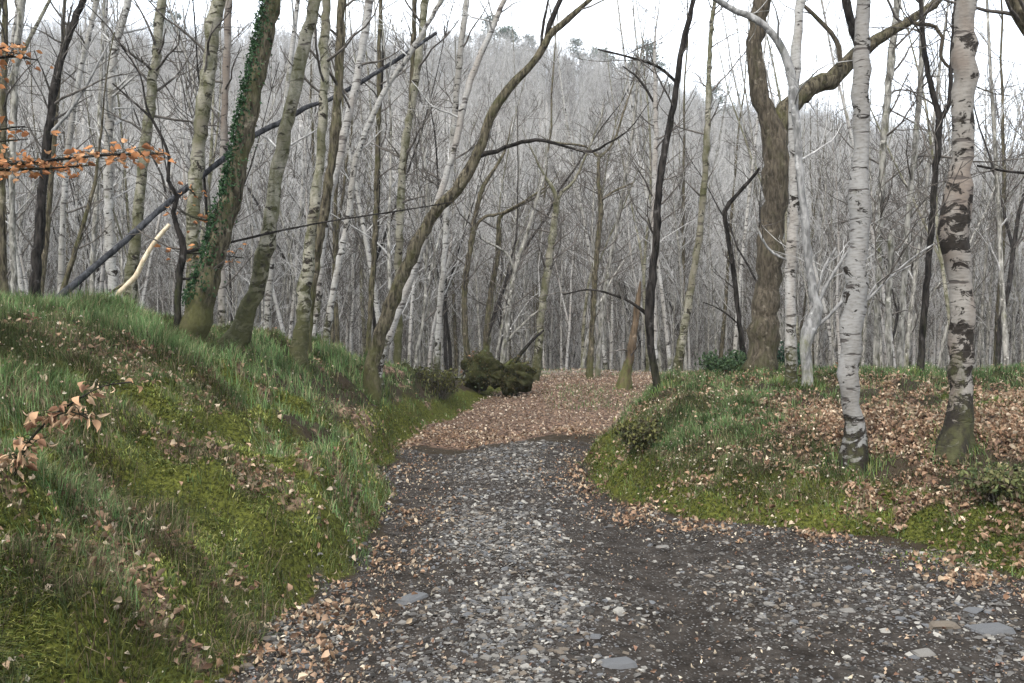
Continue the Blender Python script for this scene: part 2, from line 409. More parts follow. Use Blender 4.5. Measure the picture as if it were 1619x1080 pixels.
def smooth_path(P, rad, step):
    """Catmull-Rom through points"""
    P = np.asarray(P, float); rad = np.asarray(rad, float)
    E = np.concatenate([[2 * P[0] - P[1]], P, [2 * P[-1] - P[-2]]])
    out = []; ro = []
    for i in range(len(P) - 1):
        p0, p1, p2, p3 = E[i:i + 4]; L = np.linalg.norm(p2 - p1); k = max(1, int(L / step))
        for t in np.arange(k) / k:
            out.append(.5 * (2 * p1 + (p2 - p0) * t + (2 * p0 - 5 * p1 + 4 * p2 - p3) * t * t + (3 * p1 - p0 - 3 * p2 + p3) * t ** 3))
            ro.append(rad[i] * (1 - t) + rad[i + 1] * t)
    out.append(P[-1]); ro.append(rad[-1])
    return np.array(out), np.array(ro)

def grow(tb, rng, p, d, L, r, lev, o):
    """one branch and its side branches into tb"""
    n = max(3, min(9, int(L / o.get('seg', .3)) + 2)); st = L / n
    pts = [p]; d = unit(d)
    for i in range(n):
        d = unit(d + rng.standard_normal(3) * o.get('wander', .16) + np.array([0, 0, o.get('up', .05)]))
        p = p + d * st; pts.append(p)
    pts = np.array(pts); rad = np.linspace(r, max(r * .25, o['rmin']), n + 1)
    tb.add(pts, rad, o['sides'][min(lev, len(o['sides']) - 1)], 3.0)
    if lev >= o['lev']: return
    nc = max(1, int(rng.poisson(L * o['dens'][lev])))
    for _ in range(nc):
        t = rng.uniform(.15, .97); f = t * n; i = int(f)
        q = pts[i] + (pts[i + 1] - pts[i]) * (f - i); bd = unit(pts[i + 1] - pts[i])
        side = unit(np.cross(bd, rng.standard_normal(3))); a = R(rng.uniform(28, 62))
        grow(tb, rng, q, bd * math.cos(a) + side * math.sin(a), L * rng.uniform(.3, .6) * (1.15 - .55 * t), max(np.interp(t, [0, 1], [r, r * .25]) * .55, o['rmin']), lev + 1, o)

OPT_NEAR = dict(seg=.22, wander=.17, up=.05, rmin=.0028, sides=(5, 4, 3, 3), lev=2, dens=(2.6, 3.5))
OPT_MID = dict(seg=.4, wander=.15, up=.10, rmin=.005, sides=(4, 3, 3), lev=2, dens=(2.0, 2.6))
OPT_FAR = dict(seg=.9, wander=.13, up=.12, rmin=.009, sides=(3, 3, 3), lev=2, dens=(1.5, 1.5))

NEAR_TREES = []
def traced_tree(name, label, cat, pts, Y, bark, dY=0., ext=3.0, limbs=(), twigs=14, tl=(.5, 1.4), tlo=.3, tmat='twig', seed=0, rough=.035, sides=14, group=None, flare=1.15, scars=(), foot=.30):
    """a tree whose trunk follows the outline seen in the photograph; Y is its distance from where it stands"""
    rng = np.random.default_rng(1000 + seed)
    if Y is None:
        Y = ground_hit(pts[0][0], pts[0][1]) or 13.
        Y = min(Y, 15.)
    n = len(pts); ytop = pts[-1][1]; ybot = pts[0][1]
    P = []; rad = []
    for (x, y, wd) in pts:
        f = (ybot - y) / max(1, ybot - ytop); yy = Y + dY * f
        P.append(px3(x, y, yy)); rad.append(wd * yy / F / 2 * .87)
    base = P[0].copy(); gz = hz(base[0], base[1])
    if base[2] > gz - .02:
        P.insert(0, np.array([base[0] - (P[1][0] - P[0][0]) * .0, base[1], gz - .12])); rad.insert(0, rad[0] * flare)
    root = np.array([base[0], base[1], gz])
    k0 = len(P)
    if ext > 0:
        d = unit(P[-1] - P[-2]); p = P[-1]; r = rad[-1]; m = 7
        for i in range(m):
            d = unit(d + np.array([rng.normal(0, .07), rng.normal(0, .07), .16])); p = p + d * ext / m; P.append(p); rad.append(max(.008, r * (1 - (i + 1) / (m + .2))))
    PP, RR = smooth_path(P, rad, .10)
    wob = rng.standard_normal((len(PP), 3)) * .12 * RR[:, None]; wob[:, 2] = 0
    PP = PP + wob
    RR = RR * (1 + .05 * np.sin(np.arange(len(RR)) * .7 + seed) + .04 * rng.standard_normal(len(RR)))
    sv = np.zeros(len(PP))
    for (py, hpx, st) in scars:
        zc = px3(pts[0][0], py, Y)[2]; hw = hpx * Y / F; g = np.exp(-((PP[:, 2] - zc) / hw) ** 2); sv = np.maximum(sv, st * g)
        RR = RR * (1 + .10 * st * g * rng.uniform(.3, 1.3, len(RR)))
    tb = Tubes(); tb.add(PP, RR, sides, 0, rough, rng, foot, sv)
    e = empty(name, root); props(e, label, cat, group)
    lb = []
    for lm in limbs:
        lp = []; lr = []
        for q in lm['p']:
            yy = Y + dY * (ybot - q[1]) / max(1, ybot - ytop) + lm.get('dy', 0) * len(lp) / len(lm['p'])
            lp.append(px3(q[0], q[1], yy)); lr.append(q[2] * yy / F / 2 * .9)
        if lm.get('ext', 0):
            d = unit(lp[-1] - lp[-2]); p = lp[-1]; r = lr[-1]
            for i in range(5):
                d = unit(d + np.array([rng.normal(0, .1), rng.normal(0, .1), .12])); p = p + d * lm['ext'] / 5; lp.append(p); lr.append(max(.006, r * (1 - (i + 1) / 5.3)))
        LP, LR = smooth_path(lp, lr, .09)
        LP = LP + rng.standard_normal(LP.shape) * .15 * LR[:, None]
        lt = Tubes(); lt.add(LP, LR * (1 + .06 * rng.standard_normal(len(LR))), max(5, sides - 4), 1.5, rough, rng)
        ob = obj('limb', lt.mesh('limb', M[lm.get('m', bark)], root), e)
        lb.append((LP, LR))
    obj('trunk', tb.mesh('trunk', M[bark], root), e)
    # fine branches
    cr = Tubes()
    def sprout(PA, RA, cnt, lo):
        L = len(PA)
        for _ in range(cnt):
            i = int(rng.uniform(lo, .985) * (L - 1)); r0 = RA[i]
            bd = unit(PA[min(i + 1, L - 1)] - PA[i - 1]); az = rng.uniform(0, 2 * math.pi)
            side = np.array([math.cos(az), math.sin(az), 0]); a = R(rng.uniform(35, 75))
            grow(cr, rng, PA[i], bd * math.cos(a) + side * math.sin(a), rng.uniform(*tl), min(max(.006, r0 * .35), .022), 0, OPT_NEAR)
    sprout(PP, RR, twigs, tlo)
    for LP, LR in lb: sprout(LP, LR, max(2, int(twigs * .4)), .25)
    if cr.V: obj('crown', cr.mesh('crown', M[tmat], root), e)
    NEAR_TREES.append((e, PP, RR, root, Y))
    return e, PP, RR, root

T = traced_tree
# --- right side
T('birch_tree', 'clean white birch rising from a blackened foot at the mound edge, curved scars', 'tree',
  [(1350, 745, 46), (1350, 690, 38), (1347, 640, 34), (1343, 590, 36), (1345, 530, 36), (1352, 470, 40), (1355, 425, 40), (1358, 390, 33), (1360, 340, 34), (1358, 315, 36), (1359, 280, 30), (1361, 220, 29), (1360, 150, 30), (1363, 70, 27), (1366, 0, 25)],
  None, 'birch_clean', ext=4, twigs=7, tlo=.62, seed=1, rough=.02, sides=20, scars=[(735, 45, .9), (655, 14, .6), (578, 8, .7), (465, 12, .6), (430, 14, .8), (325, 16, .9), (268, 5, .7), (205, 4, .6), (150, 4, .6), (70, 4, .7)],
  limbs=[dict(p=[(1368, 475, 5), (1385, 450, 4), (1415, 430, 4), (1440, 420, 3)], m='grey_wood'), dict(p=[(1365, 480, 4), (1395, 450, 4), (1440, 410, 3), (1478, 385, 3)], m='grey_wood')])
T('birch_tree', 'thick tan and white birch with burly blackened swellings, on the leafy mound', 'tree',
  [(1512, 712, 62), (1514, 680, 50), (1518, 630, 42), (1520, 570, 42), (1521, 520, 40), (1521, 470, 40), (1520, 430, 42), (1512, 390, 46), (1510, 345, 48), (1514, 310, 44), (1520, 270, 36), (1522, 200, 36), (1524, 120, 37), (1525, 70, 38), (1529, 0, 35)],
  None, 'birch_tan', ext=4, twigs=12, tlo=.5, seed=2, rough=.04, sides=20, scars=[(700, 55, 1.1), (600, 20, .5), (530, 25, .8), (480, 12, .7), (385, 28, .9), (335, 28, 1.), (300, 10, .8), (235, 8, .7), (195, 12, .7), (70, 14, .8)])
T('oak_tree', 'stout brown oak forking into a bent upright stem and a thick mossy limb', 'tree',
  [(1197, 618, 66), (1203, 575, 56), (1210, 510, 50), (1215, 440, 47), (1220, 380, 46), (1224, 320, 45), (1226, 260, 45), (1224, 215, 46), (1215, 185, 36), (1205, 160, 33), (1197, 120, 31), (1192, 80, 30), (1197, 40, 30), (1204, 0, 30)],
  12.3, 'oak', ext=5, twigs=10, tlo=.6, seed=3, rough=.018, sides=24,
  limbs=[dict(p=[(1228, 232, 40), (1240, 185, 36), (1262, 152, 33), (1290, 136, 32), (1322, 118, 31), (1350, 92, 26), (1385, 62, 20), (1430, 38, 16), (1485, 0, 13)], m='moss_bark', ext=3, dy=.5),
         dict(p=[(1362, 85, 15), (1350, 50, 15), (1338, 5, 14), (1330, -40, 12)], m='dark_bark', ext=2),
         dict(p=[(1328, 105, 9), (1327, 75, 9), (1305, 42, 8), (1278, 15, 7)], ext=1),
         dict(p=[(1440, 36, 7), (1480, 42, 7), (1490, 60, 6), (1487, 90, 6), (1505, 110, 5)], ext=.8)])
T('birch_tree', 'straight slender speckled birch standing in front of the oak', 'tree',
  [(1250, 634, 26), (1250, 590, 21), (1249, 520, 20), (1250, 450, 19), (1253, 380, 19), (1256, 320, 20), (1256, 260, 18), (1254, 180, 18), (1258, 110, 18), (1262, 50, 17), (1265, 0, 17)],
  11.0, 'birch', ext=3.5, twigs=8, tlo=.6, seed=4, sides=16, scars=[(620, 25, .8), (430, 30, .5), (330, 30, .7), (250, 20, .5)], 
  limbs=[dict(p=[(1246, 412, 4), (1222, 400, 4), (1205, 378, 4), (1192, 348, 3)], m='grey_wood')])
T('birch_tree', 'grey birch with a swollen knee low down, bowing over beside the oak', 'tree',
  [(1279, 640, 24), (1276, 590, 18), (1273, 550, 18), (1277, 525, 24), (1286, 508, 28), (1292, 484, 20), (1284, 455, 15), (1277, 400, 14), (1272, 340, 14), (1265, 285, 13), (1262, 240, 13), (1260, 200, 13), (1255, 150, 15), (1246, 105, 15), (1230, 65, 14), (1198, 32, 13), (1165, 18, 11), (1132, 0, 9)],
  10.8, 'grey_wood', ext=1.6, twigs=9, tlo=.35, seed=5, sides=14, tmat='twig_pale',
  limbs=[dict(p=[(1292, 480, 8), (1310, 445, 6), (1335, 405, 5), (1350, 385, 4)], m='grey_wood'), dict(p=[(1284, 520, 7), (1310, 500, 6), (1345, 462, 5), (1375, 430, 3)], m='grey_wood'), dict(p=[(1290, 470, 6), (1300, 430, 5), (1322, 392, 4)], m='grey_wood')])
T('sapling_tree', 'thin black curving sapling at the mound nose beside the track bend', 'tree',
  [(1046, 655, 15), (1038, 600, 14), (1029, 545, 15), (1027, 495, 17), (1031, 440, 15), (1037, 380, 14), (1041, 310, 13), (1050, 245, 13), (1065, 170, 11), (1071, 125, 11), (1080, 70, 10), (1097, 0, 9)],
  11.2, 'dark_bark', ext=2.5, twigs=7, tlo=.45, seed=6, sides=12,
  limbs=[dict(p=[(1024, 497, 7), (1005, 482, 5), (970, 466, 4), (930, 458, 3), (890, 466, 2)]), dict(p=[(1070, 130, 6), (1040, 105, 5), (1000, 92, 4), (945, 78, 3)])])
T('sapling_tree', 'slim black forked stem standing between the two large birches', 'tree',
  [(1452, 622, 14), (1458, 540, 12), (1465, 450, 12), (1472, 370, 11), (1478, 290, 11), (1484, 210, 13), (1486, 188, 13), (1470, 130, 9), (1460, 70, 9), (1455, 0, 8)],
  11.8, 'dark_bark', ext=2, twigs=20, tlo=.3, seed=7, sides=10, limbs=[dict(p=[(1487, 190, 10), (1500, 165, 8), (1504, 110, 7), (1508, 40, 6)], ext=1.5)])
T('dead_tree', 'crooked black dead stem with an elbow bend, leaning at the oak', 'tree',
  [(1177, 580, 11), (1168, 500, 9), (1160, 430, 9), (1150, 370, 8), (1146, 335, 9), (1165, 308, 7), (1185, 286, 6), (1201, 266, 5)], 13.2, 'dark_bark', ext=0, twigs=5, tl=(.3, .8), seed=8, sides=8, limbs=[dict(p=[(1170, 515, 3), (1140, 490, 3), (1112, 478, 2)])])
T('birch_tree', 'thin leaning grey stem seen between the white birch and the forked black sapling', 'tree',
  [(1384, 610, 13), (1388, 480, 11), (1392, 350, 11), (1396, 240, 12), (1405, 130, 14), (1419, 0, 13)], 14.5, 'grey_bark', ext=3, twigs=30, tlo=.3, seed=9, sides=10)
T('snag_tree', 'short broken grey stub with a knobbly top behind the leafy mound', 'tree',
  [(1409, 615, 16), (1406, 560, 12), (1404, 500, 11), (1407, 430, 10), (1409, 378, 13), (1410, 365, 9)], 14.2, 'grey_bark', ext=0, twigs=7, tl=(.4, 1.), tlo=.5, seed=10, sides=10)
T('birch_tree', 'greenish grey upright stem close behind the forked black sapling', 'tree',
  [(1422, 610, 13), (1428, 480, 11), (1434, 370, 11), (1445, 250, 10), (1456, 120, 10), (1458, 0, 9)], 15.5, 'grey_bark', ext=3, twigs=30, tlo=.3, seed=11, sides=10)
T('dark_tree', 'dark mossy trunk leaning in over the tan birch', 'tree',
  [(1760, 640, 60), (1740, 400, 50), (1700, 180, 44), (1640, 60, 36), (1605, 0, 30)], 9.6, 'moss_bark', ext=3, twigs=14, tlo=.5, seed=12, sides=12,
  limbs=[dict(p=[(1712, 280, 8), (1660, 275, 6), (1600, 272, 5), (1545, 262, 4)], m='dark_bark')])
T('birch_tree', 'greenish grey birch leaning away behind the thin black curving sapling', 'tree',
  [(1066, 612, 19), (1080, 530, 15), (1095, 440, 13), (1108, 350, 12), (1116, 250, 12), (1120, 150, 10), (1123, 60, 8), (1130, 0, 7)], 17.5, 'birch_moss', ext=2.5, twigs=24, tlo=.3, seed=13, sides=10)
T('birch_tree', 'pale narrow birch almost hidden by the thin black curving sapling', 'tree',
  [(1036, 600, 11), (1033, 450, 11), (1035, 300, 11), (1037, 200, 10), (1036, 130, 8)], 19, 'birch', ext=1.8, twigs=20, tlo=.4, seed=14, sides=9, limbs=[dict(p=[(1036, 165, 5), (1010, 125, 4), (985, 105, 3)], m='dark_bark')])
T('snag_tree', 'rotten orange brown snag with a flared foot beside the leaf-strewn bend', 'tree',
  [(985, 612, 30), (994, 575, 17), (1002, 530, 14), (1007, 490, 12), (1010, 468, 9), (1012, 445, 3)], 20, 'snag', ext=0, twigs=3, tl=(.3, .8), seed=15, sides=10)
# --- middle
T('birch_tree', 'stubby-topped mossy birch behind the upturned root plate', 'tree',
  [(846, 605, 19), (852, 545, 15), (858, 480, 14), (866, 420, 14), (874, 370, 13), (881, 318, 12)], 22, 'birch_moss', ext=.0, twigs=12, tlo=.55, seed=16, sides=10,
  limbs=[dict(p=[(881, 322, 8), (874, 298, 7), (862, 280, 5)], ext=1.2), dict(p=[(881, 322, 8), (888, 305, 6), (905, 290, 5), (925, 250, 4)], ext=1.2)])
T('oak_tree', 'dark crooked stem topped by spreading branches beyond the leaf-strewn bend', 'tree',
  [(932, 606, 13), (936, 520, 10), (940, 450, 10), (945, 385, 9), (950, 325, 9), (946, 285, 7), (947, 245, 6)], 23, 'moss_bark', ext=0, twigs=10, tlo=.4, seed=17, sides=9,
  limbs=[dict(p=[(947, 250, 5), (925, 232, 4), (880, 226, 4)], ext=.5), dict(p=[(947, 250, 5), (970, 225, 4), (985, 180, 4)], ext=1.5), dict(p=[(949, 318, 5), (972, 302, 4), (1000, 290, 3)])])
T('birch_tree', 'slender olive stem leaning towards the thin black sapling', 'tree',
  [(944, 606, 10), (950, 520, 9), (960, 440, 8), (973, 370, 8), (986, 300, 7), (1000, 210, 6), (1010, 110, 5)], 24, 'grey_bark', ext=1.5, twigs=14, tlo=.3, seed=18, sides=8)
T('oak_tree', 'leaning mossy curved trunk on the bank end, forked high above the track', 'tree',
  [(588, 580, 27), (598, 540, 25), (612, 500, 24), (628, 455, 23), (648, 410, 22), (672, 362, 22), (697, 325, 21), (722, 300, 21), (742, 268, 20), (756, 240, 19), (768, 205, 17), (780, 175, 17), (805, 138, 16), (830, 112, 14), (852, 88, 14), (868, 58, 13), (895, 32, 11), (932, 0, 9)],
  13.0, 'moss_bark', ext=3, twigs=8, tlo=.5, seed=19, sides=16,
  limbs=[dict(p=[(864, 68, 11), (868, 40, 10), (886, 0, 9)], m='dark_bark', ext=2), dict(p=[(756, 248, 10), (785, 238, 8), (825, 225, 7), (858, 222, 6), (895, 232, 5), (935, 240, 5), (958, 228, 4)], m='dark_bark', ext=.8), dict(p=[(855, 85, 5), (858, 45, 5), (866, 5, 4)], m='dark_bark', ext=1)])
T('birch_tree', 'thin white-flecked birch leaning with the curved mossy trunk', 'tree',
  [(600, 580, 16), (625, 505, 13), (655, 425, 12), (682, 350, 12), (700, 295, 12), (718, 235, 12), (733, 165, 12), (750, 110, 11), (772, 60, 10), (797, 0, 9)], 13.8, 'birch', ext=2.5, twigs=18, tlo=.3, seed=20, sides=12, tmat='twig_pale')
T('birch_tree', 'upright pale birch with a mossy dark side above the bank end', 'tree',
  [(628, 575, 15), (630, 480, 14), (630, 405, 14), (637, 250, 14), (650, 170, 14), (662, 90, 14), (673, 0, 13)], 15.5, 'birch_moss', ext=3, twigs=14, tlo=.3, seed=21, sides=12,
  limbs=[dict(p=[(634, 300, 9), (645, 220, 9), (652, 120, 9), (655, 0, 8)], m='moss_bark', ext=2)])
T('birch_tree', 'speckled thin birch standing between the root plate and the mossy curved trunk', 'tree',
  [(690, 590, 11), (696, 480, 10), (704, 380, 10), (708, 300, 11), (722, 150, 11), (728, 80, 11), (738, 0, 10)], 17, 'birch_far', ext=3, twigs=14, tlo=.3, seed=22, sides=10)
T('oak_tree', 'dark twin-branched stem directly behind the root plate', 'tree',
  [(742, 600, 13), (736, 520, 11), (735, 460, 11), (742, 400, 10), (752, 340, 9), (762, 300, 8), (785, 262, 6)], 22.5, 'moss_bark', ext=1.2, twigs=10, tlo=.3, seed=23, sides=9,
  limbs=[dict(p=[(742, 410, 7), (758, 350, 6), (800, 335, 5), (850, 305, 4)], ext=.6)])
T('oak_tree', 'olive stem bending towards the stubby birch behind the root plate', 'tree',
  [(766, 600, 12), (770, 520, 11), (778, 450, 10), (788, 400, 9), (790, 345, 8), (812, 330, 6), (850, 310, 4)], 23, 'moss_bark', ext=.8, twigs=10, tlo=.3, seed=24, sides=9)
T('oak_tree', 'thin dark stem forking into a narrow V above the root plate', 'tree',
  [(790, 605, 12), (800, 530, 10), (808, 470, 9), (815, 425, 10), (830, 380, 7), (848, 320, 6), (862, 270, 4)], 22, 'grey_bark', ext=1., twigs=10, tlo=.3, seed=25, sides=9,
  limbs=[dict(p=[(814, 428, 7), (800, 400, 5), (765, 380, 4)], ext=.4), dict(p=[(800, 540, 6), (830, 510, 5), (855, 488, 4)])])
# --- left bank
ivy_tree = T('ash_tree', 'leaning mossy trunk sleeved in dark green ivy on the grassy bank', 'tree',
  [(298, 536, 54), (316, 485, 45), (334, 425, 40), (351, 362, 36), (366, 310, 34), (378, 260, 33), (390, 200, 32), (402, 140, 31), (415, 80, 30), (431, 0, 28)],
  None, 'moss_bark', ext=4, twigs=6, tlo=.5, seed=30, sides=18, rough=.06)
T('birch_tree', 'leaning creamy birch with a flared blackened foot in the grass', 'tree',
  [(364, 560, 44), (384, 512, 34), (402, 465, 31), (415, 420, 30), (425, 370, 27), (432, 320, 26), (438, 275, 24), (449, 222, 25), (459, 172, 24), (469, 122, 23), (480, 75, 23), (499, 0, 22)],
  None, 'birch_moss', ext=4, twigs=7, tlo=.5, seed=31, sides=18, rough=.04)
T('birch_tree', 'straight birch with a thick dark mossy foot, beside the creamy leaning birch', 'tree',
  [(470, 582, 36), (476, 525, 29), (482, 460, 24), (490, 390, 20), (498, 320, 18), (506, 250, 16), (511, 180, 16), (513, 100, 16), (516, 0, 15)],
  None, 'birch_moss', ext=4, twigs=9, tlo=.4, seed=32, sides=16, rough=.06)
T('oak_tree', 'dark olive stem crossing behind the straight mossy-footed birch', 'tree',
  [(482, 560, 22), (495, 440, 18), (508, 360, 17), (520, 290, 17), (529, 220, 17), (535, 140, 16), (538, 60, 15), (541, 0, 15)], 12.8, 'moss_bark', ext=3.5, twigs=9, tlo=.4, seed=33, sides=12)
T('birch_tree', 'black and white banded birch slanting up behind the straight mossy-footed birch', 'tree',
  [(492, 560, 17), (504, 440, 15), (514, 342, 15), (530, 275, 14), (545, 210, 15), (557, 160, 14), (571, 90, 14), (584, 0, 14)], 13.6, 'birch', ext=3.5, twigs=9, tlo=.4, seed=34, sides=12)
T('birch_tree', 'whitish birch bowed sharply across the taller stems above the bank', 'tree',
  [(512, 560, 15), (528, 456, 12), (545, 375, 11), (556, 300, 11), (563, 249, 11), (590, 182, 10), (613, 135, 10), (645, 90, 9), (698, 0, 8)], 14.6, 'birch_far', ext=2, twigs=10, tlo=.4, seed=35, sides=12, tmat='twig_pale')
T('oak_tree', 'thin straight dark stem in a gap behind the bowed whitish birch', 'tree',
  [(581, 570, 10), (588, 450, 10), (593, 350, 9), (598, 200, 9), (600, 60, 7), (602, 0, 6)], 16.5, 'moss_bark', ext=2, twigs=12, tlo=.3, seed=36, sides=8)
T('birch_tree', 'tall mossy birch rising straight behind the black crooked sapling', 'tree',
  [(305, 520, 25), (303, 420, 23), (306, 330, 24), (313, 250, 25), (322, 170, 26), (333, 80, 26), (345, 0, 25)], 13.0, 'birch_moss', ext=4, twigs=8, tlo=.4, seed=37, sides=14)
T('birch_tree', 'narrow red-brown speckled birch tight against the ivy-clad trunk', 'tree',
  [(352, 515, 14), (350, 400, 13), (353, 250, 12), (357, 120, 13), (361, 0, 13)], 14.2, 'birch_tan', ext=3, twigs=9, tlo=.4, seed=38, sides=12)
T('birch_tree', 'mossy-footed birch standing behind the pale broken branch', 'tree',
  [(203, 500, 26), (214, 380, 20), (221, 300, 18), (229, 230, 18), (238, 160, 18), (245, 100, 17), (256, 0, 16)], 14.0, 'birch_moss', ext=4, twigs=16, tlo=.35, seed=39, sides=14)
T('birch_tree', 'pale wavering birch close to the orange beech leaves, above the dark leaning pole', 'tree',
  [(182, 500, 22), (175, 400, 18), (171, 300, 16), (172, 200, 15), (180, 90, 14), (203, 0, 13)], 15, 'birch_far', ext=3.5, twigs=18, tlo=.3, seed=40, sides=12, tmat='twig_pale')
T('oak_tree', 'dark forked trunk leaning behind the orange beech spray', 'tree',
  [(52, 500, 20), (60, 390, 18), (69, 280, 16), (76, 205, 15), (88, 130, 14), (103, 70, 13), (132, 0, 11)], 13.5, 'dark_bark', ext=3.5, twigs=15, tlo=.4, seed=41, sides=12,
  limbs=[dict(p=[(78, 212, 7), (98, 190, 6), (125, 155, 5), (150, 110, 4)], m='grey_wood', ext=1)])
T('oak_tree', 'slim mossy stem beside the dark forked trunk on the grassy crest', 'tree',
  [(10, 500, 16), (3, 400, 14), (4, 280, 12), (6, 150, 11), (8, 0, 10)], 14, 'moss_bark', ext=3, twigs=10, tlo=.3, seed=42, sides=10)
T('birch_tree', 'thin grey stem rising past the topmost orange beech leaves', 'tree',
  [(25, 500, 12), (19, 320, 11), (24, 120, 12), (35, 0, 12)], 16, 'grey_bark', ext=3, twigs=10, tlo=.3, seed=43, sides=10)
T('birch_tree', 'thin grey birch between the dark forked trunk and the wavering birch', 'tree',
  [(95, 500, 11), (100, 330, 10), (112, 200, 10), (128, 110, 10), (153, 0, 9)], 17, 'birch_far', ext=3, twigs=10, tlo=.3, seed=44, sides=10)
T('oak_tree', 'low slanting stem beside the foot of the dark leaning pole', 'tree',
  [(88, 495, 11), (112, 420, 9), (130, 360, 8), (150, 290, 6)], 13.2, 'moss_bark', ext=2, twigs=7, tlo=.3, seed=45, sides=9)
beech = T('beech_tree', 'black crooked beech sapling crossing the dark leaning pole', 'tree',
  [(280, 528, 14), (281, 480, 13), (285, 430, 13), (290, 395, 13), (281, 360, 10), (274, 335, 9), (280, 312, 8), (266, 285, 7), (268, 250, 6), (255, 215, 5), (240, 188, 5), (210, 160, 4), (178, 132, 3)],
  None, 'dark_bark', ext=0, twigs=4, tl=(.3, .8), tlo=.3, seed=46, sides=10,
  limbs=[dict(p=[(288, 400, 8), (330, 391, 6), (380, 380, 5), (430, 368, 4), (520, 350, 3), (620, 335, 3), (715, 320, 2)], dy=1.2), dict(p=[(284, 442, 5), (315, 437, 4), (350, 420, 3)]), dict(p=[(250, 205, 4), (232, 170, 4), (222, 120, 3), (190, 70, 2)])])
T('fallen_pole', 'long dark dead pole leaning up across the trunks from the grassy crest', 'dead trunk',
  [(80, 486, 14), (170, 405, 12), (270, 318, 11), (350, 254, 10), (395, 218, 11), (450, 190, 10), (490, 167, 9), (520, 158, 8), (600, 112, 8), (690, 52, 6)], 11.6, 'dead_pole', dY=3.4, ext=.0, twigs=3, tl=(.2, .5), tlo=.7, seed=47, sides=10, flare=1)
T('broken_branch', 'pale barkless broken branch propped below the dark leaning pole', 'branch',
  [(178, 492, 8), (190, 462, 9), (214, 438, 9), (232, 402, 9), (250, 376, 9), (268, 355, 7)], 11.9, 'pale_wood', ext=0, twigs=0, seed=48, sides=8, flare=1, limbs=[dict(p=[(205, 446, 6), (190, 452, 5), (165, 470, 3)], m='moss_bark')])

# ------------------------------------------------------------------ the wood behind: single trees, copied from a few grown kinds
def grown(seed, H, r, lean, wander, n_br, first, tl, opt, fork=0, ang=(25, 55)):
    """trunk and crown tubes of one tree standing at the origin"""
    rng = np.random.default_rng(seed)
    m = 14; d = unit(np.array([lean * math.cos(seed), lean * math.sin(seed), 1.])); p = np.array([0, 0, -.4]); P = [p]; rad = [r * 1.25]
    for i in range(m):
        d = unit(d + np.array([rng.normal(0, wander), rng.normal(0, wander), .05])); p = p + d * (H + .4) / m; P.append(p); rad.append(max(.012, r * (1 - .9 * (i + 1) / m)))
    PP, RR = smooth_path(P, rad, .5)
    tb = Tubes(); tb.add(PP, RR, 7, 0, .04, rng); cr = Tubes()
    stems = [(PP, RR)]
    for _ in range(fork):
        i = int(rng.uniform(.15, .5) * len(PP)); q = PP[i]; a = rng.uniform(0, 6.28); d = unit(np.array([math.cos(a) * .45, math.sin(a) * .45, 1])); fp = [q]; fr = [RR[i] * .75]; L = (H - q[2]) * rng.uniform(.7, .95)
        for k in range(8):
            d = unit(d + np.array([rng.normal(0, wander), rng.normal(0, wander), .10])); q = q + d * L / 8; fp.append(q); fr.append(max(.01, RR[i] * .75 * (1 - .9 * (k + 1) / 8)))
        fp, fr = smooth_path(fp, fr, .6); tb.add(fp, fr, 6, 2, .04, rng); stems.append((fp, fr))
    for S, SR in stems:
        for _ in range(n_br if S is PP else n_br // 2):
            t = first + (1 - first) * rng.uniform(0, 1) ** .8; i = min(int(t * (len(S) - 1)), len(S) - 2)
            az = rng.uniform(0, 6.28); a = R(rng.uniform(*ang)); bd = unit(S[i + 1] - S[i])
            grow(cr, rng, S[i], bd * math.cos(a) + np.array([math.cos(az), math.sin(az), 0]) * math.sin(a), rng.uniform(*tl) * (1.15 - .6 * t), max(.008, SR[i] * .4), 0, opt)
    return tb, cr

KINDS = [   # name, label, group, H, r, lean, wander, branches, first, length, fork, bark, twig
    ('birch_tree', 'pale birch pole', 'pale birch pole', 12.0, .070, .05, .035, 22, .30, (.8, 2.0), 0, 'birch_far', 'twig_pale'),
    ('birch_tree', 'pale birch pole', 'pale birch pole', 10.5, .055, .12, .05, 20, .25, (.8, 1.8), 0, 'birch', 'twig_pale'),
    ('birch_tree', 'fork-stemmed mossy birch', 'forked birch stem', 11.0, .075, .06, .05, 18, .3, (.8, 2.0), 1, 'birch_moss', 'twig'),
    ('oak_tree', 'dark crooked tree', 'dark crooked tree', 9.0, .065, .10, .10, 20, .18, (1.0, 2.2), 1, 'dark_bark', 'twig'),
    ('oak_tree', 'mossy olive trunk', 'mossy olive trunk', 11.0, .080, .10, .06, 20, .22, (1.0, 2.2), 0, 'moss_bark', 'twig'),
    ('ash_tree', 'plain grey tree', 'plain grey tree', 12.5, .075, .03, .03, 22, .25, (.9, 2.0), 0, 'grey_bark', 'twig_pale'),
    ('ash_tree', 'plain grey tree', 'plain grey tree', 9.5, .05, .10, .05, 20, .15, (.8, 1.7), 0, 'grey_bark', 'twig_pale'),
    ('oak_tree', 'twisted many-stemmed grey tree', 'twisted grey tree', 7.0, .055, .20, .12, 22, .12, (1.0, 2.2), 2, 'grey_bark', 'twig'),
]
protos = []
for k, K in enumerate(KINDS):
    tb, cr = grown(300 + k, K[3], K[4] * .86, K[5], K[6], K[7], K[8], K[9], OPT_MID, K[10])
    protos.append((tb.mesh('trunk', M[K[11]]), cr.mesh('crown', M[K[12]])))

